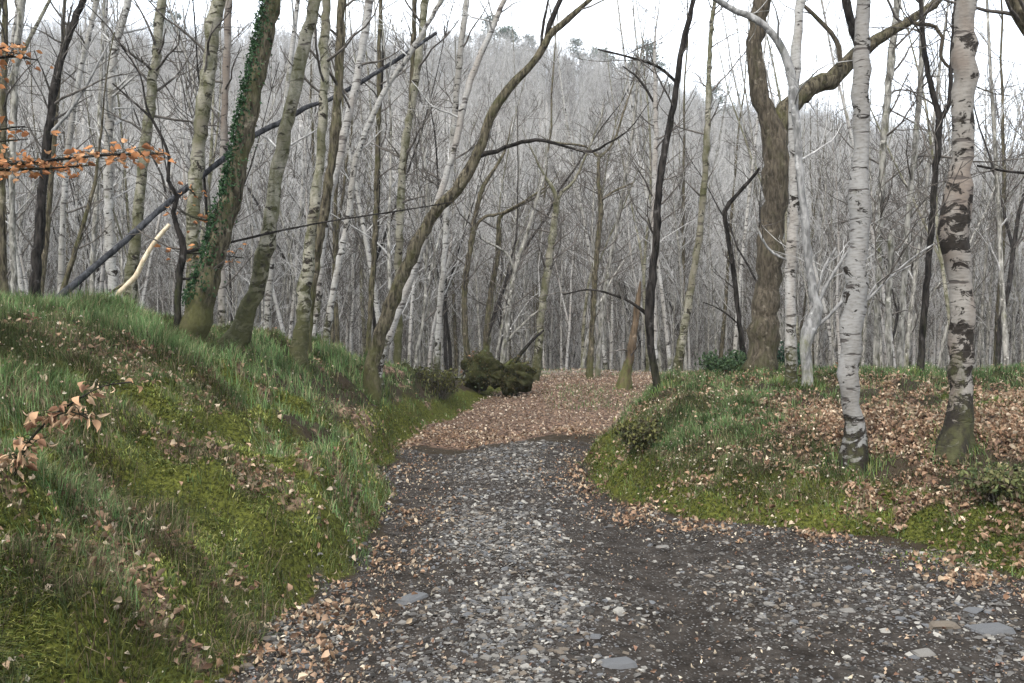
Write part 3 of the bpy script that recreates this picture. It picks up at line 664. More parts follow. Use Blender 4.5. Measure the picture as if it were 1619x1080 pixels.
rng = np.random.default_rng(77)
placed = [(t[3][0], t[3][1]) for t in NEAR_TREES]
count = 0; tries = 0; N_WOOD = 238
weights = np.array([4, 3.4, 2.2, 2.8, 4.2, 4.0, 3.6, 2.2]); weights /= weights.sum()
while count < N_WOOD and tries < 20000:
    tries += 1
    Y = math.sqrt(rng.uniform(15.5 ** 2, 47 ** 2)); X = rng.uniform(-.56 * Y - .5, .56 * Y + .5)
    if Y < 26 and -1.6 < X < 4.5 + (Y - 14) * .3: continue            # the bend and the leaf apron stay open
    if Y < 17.5 and X > 1: continue                                     # the track runs on behind the mound
    if 13.3 < Y < 18 and X > 1.5: continue
    if any((X - a) ** 2 + (Y - b) ** 2 < (.55 + .012 * Y) ** 2 for a, b in placed): continue
    placed.append((X, Y)); k = int(rng.choice(len(KINDS), p=weights)); K = KINDS[k]
    sc = rng.uniform(.75, 1.3)
    e = empty(K[0], (X, Y, hz(X, Y))); e.rotation_euler = (rng.normal(0, .03), .045 * (1 if X < 4 else -.2) + rng.normal(0, .05), rng.uniform(0, 6.28)); e.scale = (sc, sc, sc * rng.uniform(.92, 1.12))
    where = 'behind the grassy bank' if X / Y < -.055 else 'beyond the leaf-strewn bend' if X / Y < .16 else 'behind the two big birches'
    depth = 'at the wood edge' if Y < 27 else 'deep in the wood'
    size = 'sturdier' if sc > 1.08 else 'thin' if sc < .9 else 'middling'
    lb_ = '%s %s %s %s' % (size, K[1], depth, where)
    props(e, lb_, 'tree', '%s %ss %s' % (size, K[2], where))
    obj('trunk', protos[k][0], e); obj('crown', protos[k][1], e)
    count += 1

# ------------------------------------------------------------------ far wooded hillside: one mass of bare trees
far_protos = bpy.data.collections.new('far_tree_kinds')
for k in range(7):
    bark = ['birch_far', 'grey_bark', 'birch', 'birch', 'grey_bark', 'grey_bark', 'birch_far'][k]
    tb, cr = grown(500 + k, 10.5 + (k % 3) * 1.5, .085, .05 + .02 * (k % 2), .04, 26, .26, (1.4, 3.0), OPT_FAR, k % 2, (22, 50))
    V = np.concatenate(tb.V + cr.V); nq = sum(len(q) for q in tb.Q)
    Q = np.concatenate(tb.Q + [q + tb.n for q in cr.Q]); h = np.concatenate(tb.h + cr.h)
    me = np_mesh('far_tree', V, Q, None, M[bark], dict(hgt=h)); me.materials.append(M['twig_pale' if k % 3 else 'twig'])
    mi = np.zeros(len(Q), np.int32); mi[nq:] = 1; me.polygons.foreach_set('material_index', mi)
    far_protos.objects.link(bpy.data.objects.new('far_tree_kind', me))
rng = np.random.default_rng(99)
NF = 9800
Yf = np.concatenate([np.sqrt(rng.uniform(43 ** 2, 85 ** 2, 1500)), np.sqrt(rng.uniform(80 ** 2, 262 ** 2, NF - 4000)), rng.uniform(195, 256, 2500)]); Yf = np.concatenate([Yf, np.sqrt(rng.uniform(25 ** 2, 58 ** 2, 1500))]); NS = NF; NF = NF + 1500
Xf = rng.uniform(-.60, .60, NF) * Yf + rng.uniform(-3, 3, NF)
ok = ~((np.arange(NF) >= NS) & (Yf < 30) & (Xf > -2) & (Xf < 8)); Yf, Xf = Yf[ok], Xf[ok]; NF = len(Xf)
Pf = np.stack([Xf, Yf, height(Xf, Yf) - .2], 1)
me = bpy.data.meshes.new('hillside_wood'); me.from_pydata(Pf.tolist(), [], [])
for nm, a in (('rz', rng.uniform(0, 6.28, NF)), ('scl', np.where(np.arange(NF) >= NS, rng.uniform(.35, .75, NF), rng.uniform(.7, 1.25, NF)))):
    at = me.attributes.new(nm, 'FLOAT', 'POINT'); at.data.foreach_set('value', a.astype(np.float32))
at = me.attributes.new('pick', 'INT', 'POINT'); at.data.foreach_set('value', rng.integers(0, 7, NF).astype(np.int32))
wood = obj('hillside_wood', me); props(wood, 'bare grey winter wood covering the opposite hillside', 'woodland', None, 'stuff')
gt = bpy.data.node_groups.new('scatter_trees', 'GeometryNodeTree')
gt.interface.new_socket('Geometry', in_out='INPUT', socket_type='NodeSocketGeometry'); gt.interface.new_socket('Geometry', in_out='OUTPUT', socket_type='NodeSocketGeometry')
gi = gt.nodes.new('NodeGroupInput'); go = gt.nodes.new('NodeGroupOutput'); ip = gt.nodes.new('GeometryNodeInstanceOnPoints'); ci = gt.nodes.new('GeometryNodeCollectionInfo')
ci.inputs['Collection'].default_value = far_protos; ci.inputs['Separate Children'].default_value = True; ci.inputs['Reset Children'].default_value = True
def na(name, t):
    x = gt.nodes.new('GeometryNodeInputNamedAttribute'); x.data_type = t; x.inputs['Name'].default_value = name; return x.outputs['Attribute']
cx = gt.nodes.new('ShaderNodeCombineXYZ'); gt.links.new(na('rz', 'FLOAT'), cx.inputs['Z'])
er = gt.nodes.new('FunctionNodeEulerToRotation'); gt.links.new(cx.outputs[0], er.inputs[0])
gt.links.new(gi.outputs[0], ip.inputs['Points']); gt.links.new(ci.outputs[0], ip.inputs['Instance']); ip.inputs['Pick Instance'].default_value = True
gt.links.new(na('pick', 'INT'), ip.inputs['Instance Index']); gt.links.new(er.outputs[0], ip.inputs['Rotation']); gt.links.new(na('scl', 'FLOAT'), ip.inputs['Scale'])
gt.links.new(ip.outputs[0], go.inputs[0])
md = wood.modifiers.new('scatter', 'NODES'); md.node_group = gt

# pines along the ridge
def pine_parts(seed, H):
    rng = np.random.default_rng(seed)
    tb = Tubes(); z = np.linspace(-.5, H, 8); P = np.stack([np.cumsum(rng.normal(0, .12, 8)), np.cumsum(rng.normal(0, .12, 8)), z], 1); tb.add(P, np.linspace(.3, .05, 8), 6)
    C = []; ctr = []
    for _ in range(15):
        q = rng.uniform(.45, 1.0); i = q * 7; c = P[min(int(i), 7)] * 1.0; c = np.array([c[0], c[1], q * H]); a = rng.uniform(0, 6.28); rr = rng.uniform(.3, 1.) * (2.6 if q < .85 else 1.3)
        ctr.append(c + np.array([math.cos(a) * rr, math.sin(a) * rr, rng.uniform(-.3, .6)]))
    V = []; Tt = []; Cc = []
    for c in ctr:
        k = 110; o = rng.standard_normal((k, 3)) * np.array([.75, .75, .4]); p = c + o
        for j in range(3):
            V.append(p + rng.standard_normal((k, 3)) * .20)
    V = np.stack([np.concatenate(V[j::3]) for j in range(3)], 1)
    n = len(V); shade = rng.uniform(.6, 1.3, n)
    col = np.repeat(np.array([.035, .058, .035])[None] * shade[:, None], 3, 0)
    return tb.mesh('trunk', M['oak']), np_mesh('crown', V.reshape(-1, 3), None, np.arange(n * 3).reshape(-1, 3), M['evergreen'], dict(col=col))
pp = [pine_parts(s, h) for s, h in ((1, 12), (2, 14))]
for i, (px, sc) in enumerate([(262, 1.1), (276, 1.0), (735, .9), (782, 1.2), (800, 1.0), (905, .9), (948, 1.2), (966, 1.1), (1002, 1.0), (1020, 1.2), (1052, .9), (1130, 1.1), (1150, .9), (835, .8)]):
    Y = YR - 6 + (i % 4) * 5; X = (px - CX) / F * Y
    e = empty('pine_tree', (X, Y, hz(X, Y) + .0)); e.scale = (sc, sc, sc * 1.12); e.rotation_euler.z = i * 1.7
    props(e, 'dark evergreen pine standing on the ridge of the far hillside', 'tree', 'pines on the ridge')
    obj('trunk', pp[i % 2][0], e); obj('crown', pp[i % 2][1], e)

# ------------------------------------------------------------------ leaves
def leaf_np(kind=0, n=4, thin=False):
    """small curled leaf along +X, length 1: V, quads"""
    st = np.linspace(0, 1, n + 1); wd = np.sin(np.pi * st ** .8) * .30 + .015
    curl = [(.5, .35), (-.8, .5), (1.3, .2), (.3, .8)][kind]
    z = curl[0] * (st - .5) ** 2 * 1.4 - curl[0] * .2
    rg = np.random.default_rng(kind * 7 + n); wl = wd * rg.uniform(.55, 1.2, n + 1); wr = wd * rg.uniform(.55, 1.2, n + 1)
    if thin: wl = wl * .55; wr = wr * .55
    V = np.concatenate([np.stack([st, -wl, z + wd * curl[1] * 2], 1), np.stack([st, 0 * st, z], 1), np.stack([st, wr, z + wd * curl[1] * 2 * (1 if kind != 1 else -.3)], 1)])
    q = []
    for i in range(n):
        for r_ in (0, 1):
            a = r_ * (n + 1) + i; q.append((a, a + n + 1, a + n + 2, a + 1))
    return V, np.array(q)

def rotmat(ax, ay, az):
    cx_, sx_ = np.cos(ax), np.sin(ax); cy_, sy_ = np.cos(ay), np.sin(ay); cz_, sz_ = np.cos(az), np.sin(az)
    m = np.empty((len(ax), 3, 3))
    m[:, 0, 0] = cz_ * cy_; m[:, 0, 1] = cz_ * sy_ * sx_ - sz_ * cx_; m[:, 0, 2] = cz_ * sy_ * cx_ + sz_ * sx_
    m[:, 1, 0] = sz_ * cy_; m[:, 1, 1] = sz_ * sy_ * sx_ + cz_ * cx_; m[:, 1, 2] = sz_ * sy_ * cx_ - cz_ * sx_
    m[:, 2, 0] = -sy_; m[:, 2, 1] = cy_ * sx_; m[:, 2, 2] = cy_ * cx_
    return m

def scatter(name, P, S, tilt, rng, cols, tmpl, mat, label, cat, parent=None, smooth=True, tris=False, spread=.2):
    """many small pieces joined into one mesh (uncountable stuff)"""
    n = len(P); VV = []; QQ = []; CC = []; off = 0
    which = rng.integers(0, len(tmpl), n)
    for k, (tv, tq) in enumerate(tmpl):
        s = which == k; m = s.sum()
        if not m: continue
        Rm = rotmat(rng.normal(0, tilt, m), rng.normal(0, tilt, m), rng.uniform(0, 6.28, m))
        sc = S[s] if S.ndim == 2 else np.repeat(S[s][:, None], 3, 1)
        V = np.einsum('nij,nvj->nvi', Rm, tv[None] * sc[:, None]) + P[s][:, None]
        Q = tq[None] + (np.arange(m) * len(tv))[:, None, None] + off
        c = cols[rng.integers(0, len(cols), m)] * rng.uniform(1 - spread, 1 + spread, (m, 1))
        VV.append(V.reshape(-1, 3)); QQ.append(Q.reshape(-1, tq.shape[1])); CC.append(np.repeat(c, len(tv), 0)); off += m * len(tv)
    V = np.concatenate(VV); Q = np.concatenate(QQ)
    me = np_mesh(name, V, None if tris else Q, Q if tris else None, mat, dict(col=np.concatenate(CC)), smooth)
    o = obj(name, me, parent); props(o, label, cat, None, 'stuff')
    return o

def sample(rng, n, y0, y1, which, p=1.0, xw=.58):
    """random ground points, denser near, kept where mask `which` is high. p=1: even over the picture"""
    u = rng.uniform(0, 1, n)
    Y = np.exp(np.log(y0) + u * np.log(y1 / y0)) if p else np.sqrt(y0 ** 2 + u * (y1 ** 2 - y0 ** 2))
    X = rng.uniform(-1, 1, n) * (xw * Y + .5)
    mk = masks(X, Y); keep = rng.uniform(0, 1, n) < mk[which] ** 1.3
    return X[keep], Y[keep], [m[keep] for m in mk]

rng = np.random.default_rng(5)
DRY = np.array([(.24, .155, .095), (.17, .10, .062), (.33, .235, .155), (.46, .37, .27), (.27, .175, .115), (.11, .068, .045), (.34, .225, .15), (.28, .215, .145)])
def sampx(rng, n, y0, y1, side, which):
    """as sample(), for one side of the track only"""
    Y = np.exp(np.log(y0) + rng.uniform(0, 1, n) * np.log(y1 / y0)); w_ = .58 * Y + .5
    X = -w_ + rng.uniform(0, 1, n) * (w_ - .2) if side < 0 else .6 + rng.uniform(0, 1, n) * (w_ - .6)
    mk = masks(X, Y); keep = rng.uniform(0, 1, n) < mk[which] ** 1.3
    return X[keep], Y[keep]
x, y, _ = sample(rng, 55000, 2.2, 13.5, 1)
a_, b_ = sampx(rng, 45000, 2.2, 14, -1, 1); c_, d_ = sampx(rng, 110000, 5.3, 13.5, 1, 1)
x = np.concatenate([x, a_, c_]); y = np.concatenate([y, b_, d_])
TM = [leaf_np(k, 3) for k in range(4)]
z = height(x, y) + rng.uniform(.005, .05, len(x))
scatter('fallen_leaves', np.stack([x, y, z], 1), rng.uniform(.020, .054, len(x)), .6, rng, DRY, TM, M['leaf'], 'dry brown leaves scattered over both banks and the track edges', 'leaves', spread=.4)
a_, b_ = sampx(rng, 60000, 2.2, 15, -1, 3); c_, d_ = sampx(rng, 60000, 5.3, 14, 1, 3); e_, f_, _ = sample(rng, 46000, 3., 14, 0, 1, .45)
_, _, _, _, dl_, dm_ = masks(e_, f_); k = rng.uniform(0, 1, len(e_)) < .10 + .75 * np.exp(-((np.maximum(dl_, dm_) + .25) / .35) ** 2); x = np.concatenate([a_[::3], c_[::2], e_[k]]); y = np.concatenate([b_[::3], d_[::2], f_[k]])
z = height(x, y) + rng.uniform(.0, .07, len(x)) * (np.arange(len(x)) < len(x) - k.sum())
print('bits', len(x))
scatter('leaf_bits', np.stack([x, y, z + .004], 1), rng.uniform(.010, .032, len(x)), .8, rng, np.array([(.45, .37, .27), (.30, .19, .13), (.36, .27, .19), (.22, .13, .09), (.52, .46, .36)]), [leaf_np(k, 2) for k in range(4)], M['leaf'], 'small straw-coloured scraps of leaf caught in the moss and grit', 'leaves', spread=.4)
x, y, _ = sample(rng, 34000, 12.2, 27, 1, 0, .4)
z = height(x, y) + rng.uniform(.005, .05, len(x))
scatter('leaf_litter', np.stack([x, y, z], 1), rng.uniform(.028, .062, len(x)), .5, rng, np.array([(.32, .235, .165), (.24, .16, .105), (.40, .315, .235), (.48, .40, .31), (.28, .195, .135), (.18, .115, .075)]), TM, M['leaf'], 'pale tan leaf litter carpeting the outside of the bend', 'leaves', spread=.3)

# ------------------------------------------------------------------ grass, moss, heathery stalks
def blades(name, x, y, L, width, lean, rng, cols, label, cat, seg2=True, zoff=-.01, spread=.5, clump=None):
    n = len(x); z = height(x, y) + zoff
    a = rng.uniform(0, 6.28, n) if clump is None else clump
    d = np.stack([np.cos(a), np.sin(a), 0 * a], 1); s = np.stack([-np.sin(a), np.cos(a), 0 * a], 1)
    b = np.stack([x, y, z], 1); le = np.abs(rng.normal(lean, lean * .5, n))[:, None]; L = L[:, None]; wd = width[:, None]
    up = np.array([0, 0, 1.])
    p1 = b + up * L * .55 + d * L * le * .35; p2 = b + up * L * (.95 - .35 * le) + d * L * le * 1.0
    V = np.stack([b - s * wd, b + s * wd, p1 - s * wd * .8, p1 + s * wd * .8, p2], 1)
    i = np.arange(n)[:, None] * 5
    Q = i + np.array([[0, 1, 3, 2]]); Tn = i + np.array([[2, 3, 4]])
    c = cols[rng.integers(0, len(cols), n)] * rng.uniform(1 - spread, 1 + spread, (n, 1))
    me = np_mesh(name, V.reshape(-1, 3), Q, Tn, M['plant'], dict(col=np.repeat(c, 5, 0)))
    o = obj(name, me); props(o, label, cat, None, 'stuff'); return o

GRASS = np.array([(0.086, 0.151, 0.054), (0.075, 0.132, 0.047), (0.11, 0.171, 0.069), (0.138, 0.166, 0.078), (0.052, 0.078, 0.028), (0.191, 0.171, 0.092)])
DULL = np.array([(0.078, 0.104, 0.039), (0.098, 0.111, 0.047), (0.058, 0.072, 0.029), (0.13, 0.117, 0.062), (0.078, 0.111, 0.039)])
HEATH = np.array([(0.069, 0.053, 0.034), (0.1, 0.075, 0.048), (0.035, 0.045, 0.018), (0.15, 0.115, 0.075), (0.056, 0.075, 0.027)])
MOSS = np.array([(0.139, 0.162, 0.039), (0.113, 0.139, 0.037), (0.186, 0.192, 0.053), (0.074, 0.099, 0.029), (0.218, 0.212, 0.075)])
DMOSS = np.array([(0.075, 0.11, 0.027), (0.06, 0.088, 0.022), (0.1, 0.122, 0.035), (0.125, 0.125, 0.04)])
def clumpdir(x, y, rng):
    ca = np.floor(x / .22) * 12.9 + np.floor(y / .22) * 78.2
    return np.modf(np.sin(ca) * 43758.5)[0] * 6.28 + rng.normal(0, .9, len(x))
def lay(name, x, y, L, wd, lean, pal, label, cat, zoff=-.01):
    print(name, len(x)); return blades(name, x, y, L, wd, lean, rng, pal, label, cat, clump=clumpdir(x, y, rng), zoff=zoff)
bx_, by_ = sampx(rng, 560000, 2.8, 24, -1, 3); mx_, my_ = sampx(rng, 420000, 5.5, 28, 1, 3)
pb = fbm(bx_ * .9, by_ * .9, 92); pm = fbm(mx_ * 1.3, my_ * 1.3, 93); hb = fbm(bx_ * 2.6, by_ * 2.6, 91); hm_ = fbm(mx_ * 2.6, my_ * 2.6, 91)
fb = (pb + .25 * (hb - .5) + .012 * (by_ - 8) > .46) & (rng.uniform(0, 1, len(bx_)) < .35 + ss((hb - .34) / .2))
lay('grass', bx_[fb], by_[fb], rng.uniform(.06, .19, fb.sum()) * (.6 + .8 * ss((pb[fb] - .4) / .25)), .0009 + .00018 * by_[fb], .55, GRASS, 'fresh fine green hair grass along the crest of the bank', 'grass')
db = ~fb & (rng.uniform(0, 1, len(bx_)) < .75)
lay('dull_grass', bx_[db], by_[db], rng.uniform(.05, .13, db.sum()), .0009 + .00018 * by_[db], .75, DULL, 'dull short grass and bilberry growth on the bank slope', 'grass')
fm = (pm > .50) | (my_ > 11.6)
lay('mound_grass', mx_[fm], my_[fm], rng.uniform(.05, .15, fm.sum()), .0009 + .0002 * my_[fm], .65, GRASS * .85, 'soft green grass on the mound between track and trees', 'grass')
dm_ = ~fm
lay('mound_heath', mx_[dm_], my_[dm_], rng.uniform(.04, .12, dm_.sum()), .0009 + .0002 * my_[dm_], .8, np.concatenate([DULL, HEATH]), 'brownish heathy growth on the mound face', 'undergrowth')
x, y = sampx(rng, 170000, 2.3, 18, -1, 3); x3, y3 = sampx(rng, 80000, 2.3, 12, -1, 2)
x = np.concatenate([x, x3]); y = np.concatenate([y, y3])
keep = rng.uniform(0, 1, len(x)) < ss((fbm(x * 1.6 + 3, y * 1.6, 95) - .50) / .12); x, y = x[keep], y[keep]
lay('heath_stalks', x, y, rng.uniform(.05, .17, len(x)), .0010 + .0002 * y, .8, HEATH, 'brown and dark green heathery stalks on the bank', 'undergrowth')
x, y = sampx(rng, 430000, 2.2, 14, -1, 2)
keep = rng.uniform(0, 1, len(x)) < .10 + ss((fbm(x * 3.2, y * 3.2, 97) - .40) / .2); x, y = x[keep], y[keep]
lay('moss', x, y, rng.uniform(.012, .045, len(x)), .0016 + .0004 * y, .9, MOSS, 'bright yellow green moss cushioning the foot of the bank', 'moss')
x, y = sampx(rng, 130000, 5.5, 14, 1, 2)
lay('mound_moss', x, y, rng.uniform(.012, .05, len(x)), .0016 + .0004 * y, .9, DMOSS, 'dark green moss along the mound foot', 'moss')

sx_, sy_ = [], []
for (e_, P_, R_, r_, Y_) in NEAR_TREES:
    if Y_ > 14 or e_.name.startswith(('fallen', 'broken')): continue
    k = 420; a = rng.uniform(0, 6.28, k); q = R_[2] * 1.1 + np.abs(rng.normal(0, .09, k)); sx_.append(r_[0] + np.cos(a) * q); sy_.append(r_[1] + np.sin(a) * q)
x = np.concatenate(sx_); y = np.concatenate(sy_)
lay('foot_grass', x, y, rng.uniform(.04, .17, len(x)), .0012 + .0002 * y, .5, np.concatenate([DULL, DMOSS, GRASS[:3]]), 'tufts of grass and moss crowding the trunk feet', 'grass')

# ------------------------------------------------------------------ stones
def stone_np(seed, flat=.4):
    r = np.random.default_rng(seed)
    V = np.array([(a, b, c) for c in (-1, 1) for b in (-1, 1) for a in (-1, 1)], float) * .5
    V = V * r.uniform(.65, 1.1, (8, 3)) + r.normal(0, .07, (8, 3)); V[4:, :2] *= r.uniform(.55, .9); V[:, 2] *= flat
    return V, np.array([(0, 2, 3, 1), (4, 5, 7, 6), (0, 1, 5, 4), (1, 3, 7, 5), (3, 2, 6, 7), (2, 0, 4, 6)])
ST = [(v_, q_[1:]) for v_, q_ in (stone_np(s, .22 + .06 * (s % 5)) for s in range(12))]    # lying flat: no underside
SCOL = np.array([(.07, .066, .061), (.10, .094, .086), (.14, .131, .118), (.045, .042, .038), (.11, .091, .071), (.088, .089, .091), (.03, .028, .025), (.225, .212, .188)])
def gravel_keep(x, y, rng):
    u = x - np.interp(y, XC[:, 0], XC[:, 1])
    rut = np.exp(-((np.abs(u) - .85) / .25) ** 2)
    pn = fbm(x * 1.5, y * 1.5, 101)
    return rng.uniform(0, 1, len(x)) < (.3 + .9 * ss((pn - .32) / .3)) * (1 - .90 * rut) * np.where(u > .35, .24, .36 + .40 * np.exp(-(u / .6) ** 2))
x, y, _ = sample(rng, 230000, 3.2, 14, 0, 1, .42)
k = gravel_keep(x, y, rng); x, y = x[k], y[k]
S = (.006 + .024 * rng.uniform(0, 1, len(x)) ** 3.5) * (.8 + .045 * y)
S3 = np.stack([S * rng.uniform(.8, 1.5, len(x)), S * rng.uniform(.7, 1.1, len(x)), S * rng.uniform(.7, 1.1, len(x))], 1) * 1.25
print('gravel', len(x))
scatter('gravel', np.stack([x, y, height(x, y) + S * .10], 1), S3, .22, rng, SCOL, ST, M['stone'], 'pale slate gravel scattered over the dark track', 'gravel', smooth=False)
# stones big enough to pick out, pieces of the track
stone_me = []
for s in range(14):
    V, Q = stone_np(40 + s, .38); V2 = V
    c = SCOL[s % 8]
    # chamfered block: subdivide once by hand for a chipped outline
    import bmesh
    bm = bmesh.new(); vv = [bm.verts.new(p) for p in V2]
    for q in Q: bm.faces.new([vv[i] for i in q])
    bmesh.ops.bevel(bm, geom=bm.edges[:], offset=.10, segments=1, affect='EDGES')
    r_ = random.Random(s)
    for v in bm.verts: v.co += Vector((r_.gauss(0, .025), r_.gauss(0, .025), r_.gauss(0, .015)))
    me = bpy.data.meshes.new('stone'); bm.to_mesh(me); bm.free()
    at = me.attributes.new('col', 'FLOAT_COLOR', 'POINT'); at.data.foreach_set('color', np.tile(np.append(c, 1.), len(me.vertices)).astype(np.float32))
    me.materials.append(M['stone']); stone_me.append(me)
x, y, _ = sample(rng, 3000, 3.6, 10.5, 0)
k = gravel_keep(x, y, rng); x, y = x[k][:250], y[k][:250]
for i in range(len(x)):
    o = obj('stone', stone_me[i % 14], track); s = rng.uniform(.032, .062)
    o.location = (x[i], y[i], hz(x[i], y[i]) + s * .06); o.rotation_euler = (rng.normal(0, .15), rng.normal(0, .15), rng.uniform(0, 6.28)); o.scale = (s * rng.uniform(.9, 1.6), s, s * rng.uniform(.6, 1.))
def big_stone(px, py, wpx, hpx, var, rz, label, cat='stone'):
    Y = ground_hit(px, py) or 5.; X = (px - CX) / F * Y
    s = wpx * Y / F
    o = obj('flat_stone' if hpx < wpx * .5 else 'loose_stone', stone_me[var]); o.location = (X, Y, hz(X, Y) + s * .03)
    o.scale = (s * 1.1, s * .8, max(.3, hpx / wpx) * s * 1.3); o.rotation_euler = (.06, -.05, rz); props(o, label, cat)
big_stone(1573, 998, 62, 24, 5, .1, 'blue-grey slate slab lying at the leafy right verge of the track')
big_stone(1495, 990, 52, 22, 4, -.2, 'tan grey flat stone next to the blue-grey slate slab')
big_stone(1545, 968, 30, 18, 13, .5, 'small bluish stone just above the blue-grey slate slab')
big_stone(1468, 1034, 40, 14, 2, .2, 'pale flat chip of slate below the tan grey flat stone')
big_stone(978, 1052, 58, 22, 5, .15, 'pale blue flat slate slab in the middle of the stony track')
big_stone(832, 1056, 24, 16, 7, .5, 'rounded whitish stone near the pale blue flat slab')
big_stone(979, 968, 24, 18, 7, .8, 'chunky white stone between the wheel ruts')
big_stone(655, 872, 18, 14, 4, .3, 'lone tan pebble at the foot of the mossy bank')
big_stone(652, 948, 48, 26, 5, .9, 'tilted grey shard in the leafy verge under the mossy bank')
big_stone(385, 1054, 24, 16, 4, .1, 'beige stone at the bottom of the mossy bank')
big_stone(475, 1056, 32, 18, 5, .4, 'grey-blue stone among leaves at the bank foot')
big_stone(1345, 968, 30, 10, 2, .1, 'thin pale slate flake in the dark wheel rut')
big_stone(1050, 866, 26, 9, 2, .0, 'pale slate flake in the rut below the grassy mound')

# ------------------------------------------------------------------ leafy sprays
leaf_cols = [(.40, .19, .085), (.34, .15, .065), (.48, .27, .145), (.28, .13, .065), (.44, .22, .105)]
sprig_cols = [(.46, .31, .19), (.36, .22, .13), (.55, .40, .27), (.28, .16, .10), (.50, .35, .23)]
def leaf_meshes(cols, thin=False):
    out = []
    for i, c in enumerate(cols):
        V, Q = leaf_np(i % 4, 5, thin); out.append(np_mesh('leaf', V, Q, None, M['leaf'], dict(col=np.tile(np.array(c), (len(V), 1)))))
    return out
LB = leaf_meshes(leaf_cols); LS = leaf_meshes(sprig_cols, True)
def spray(e, root, paths, Y, nleaf, size, meshes, rng, bark='dark_bark', jitter=.10, droop=.2, side=.22, tilt=.5):
    """twigs with single leaves, each leaf a part"""
    tb = Tubes(); spots = []
    for pth in paths:
        yy = pth.get('Y', Y)
        P = [px3(q[0], q[1], yy + (q[3] if len(q) > 3 else 0)) for q in pth['p']]; rd = [q[2] * yy / F / 2 for q in pth['p']]
        PP, RR = smooth_path(P, rd, .05); tb.add(PP, RR, 5)
        if pth.get('n', 1) == 0: continue
        for i in range(pth.get('n', 20)):
            k = int(rng.uniform(pth.get('lo', .05), 1) * (len(PP) - 1)); c = PP[k]
            q = c + np.array([rng.normal(0, jitter), rng.normal(0, side), rng.normal(0, jitter * pth.get('flat', .45))])
            tb.add(np.array([c, (c + q) / 2 + np.array([0, 0, .01]), q]), [.0025, .002, .0015], 3)
            spots.append((q, q - c))
    ob = obj('twig', tb.mesh('twig', M[bark], root), e)
    for q, d in spots[:nleaf]:
        o = obj('leaf', meshes[int(rng.integers(len(meshes)))], e); s = size * rng.uniform(.75, 1.25)
        o.location = q - root; o.scale = (s, s * rng.uniform(.8, 1.2), s); o.rotation_euler = (rng.normal(0, tilt), rng.uniform(-.1, .9) * droop * 2, math.atan2(d[1], d[0]) + rng.normal(0, .6))
rng = np.random.default_rng(12)
# beech standing just past the frame edge, its spray reaching in
Yb = 6.6; root = np.array([(-120 - CX) / F * Yb, Yb, 0.]); root[2] = hz(root[0], root[1])
e = empty('beech_tree', root); props(e, 'young beech reaching in with layered sprays of orange dry leaves', 'tree')
tb = Tubes(); P, Rr = smooth_path([root + np.array([0, 0, -.1]), root + np.array([.03, 0, 1.0]), root + np.array([-.02, .05, 2.2]), root + np.array([.05, .05, 3.6]), root + np.array([0, 0, 5.])], [.05, .042, .034, .022, .006], .15)
tb.add(P, Rr, 10); obj('trunk', tb.mesh('trunk', M['grey_bark'], root), e)
spray(e, root, [dict(p=[(-118, 300, 8), (-40, 268, 6), (60, 256, 5), (160, 246, 4), (262, 243, 2)], n=150, flat=.33, lo=.2), dict(p=[(-40, 268, 5), (40, 268, 4), (140, 262, 2)], n=50, flat=.3),
                dict(p=[(-118, 150, 6), (-40, 105, 5), (10, 90, 4), (60, 95, 2)], n=46, flat=.4, lo=.3), dict(p=[(-118, 120, 5), (-30, 85, 4), (32, 70, 2)], n=16, flat=.3, lo=.5),
                dict(p=[(-118, 250, 5), (-40, 215, 4), (10, 203, 3), (40, 200, 2)], n=18, flat=.4, lo=.5), dict(p=[(-80, 235, 4), (0, 224, 3), (44, 220, 2)], n=14, flat=.3, lo=.4)],
      Yb, 300, .060, LB, rng, jitter=.085, side=.14, tilt=1.0)
# oak seedling with pale curled leaves on the bank
Ys = ground_hit(30, 745) or 5.; Ys -= .05
root = px3(18, 760, Ys); root[2] = hz(root[0], root[1])
e = empty('oak_seedling', root); props(e, 'oak seedling with pale curled brown leaves arching out of the bank', 'seedling')
spray(e, root, [dict(p=[(18, 770, 6), (35, 715, 5), (75, 665, 4, -.1), (110, 640, 3, -.15), (160, 612, 2, -.2), (208, 604, 2, -.25)], n=36, lo=.12), dict(p=[(75, 665, 4, -.1), (110, 650, 3, -.15), (145, 665, 2, -.2)], n=48), dict(p=[(30, 725, 4), (50, 700, 3), (75, 690, 2)], n=46)],
      Ys, 150, .052, LS, rng, jitter=.035, droop=.7, side=.04, tilt=.9)
# a few orange leaves left on the black beech sapling and behind
be, bP, bR, broot = beech
By = [t for t in NEAR_TREES if t[0] is be][0][4]
spray(be, broot, [dict(p=[(288, 335, 4), (310, 345, 3), (345, 352, 2)], n=22), dict(p=[(286, 400, 3), (330, 402, 3), (385, 408, 2)], n=26), dict(p=[(300, 300, 3), (318, 318, 2)], n=10)], By + .2, 60, .06, LB, rng, jitter=.12, side=.15)

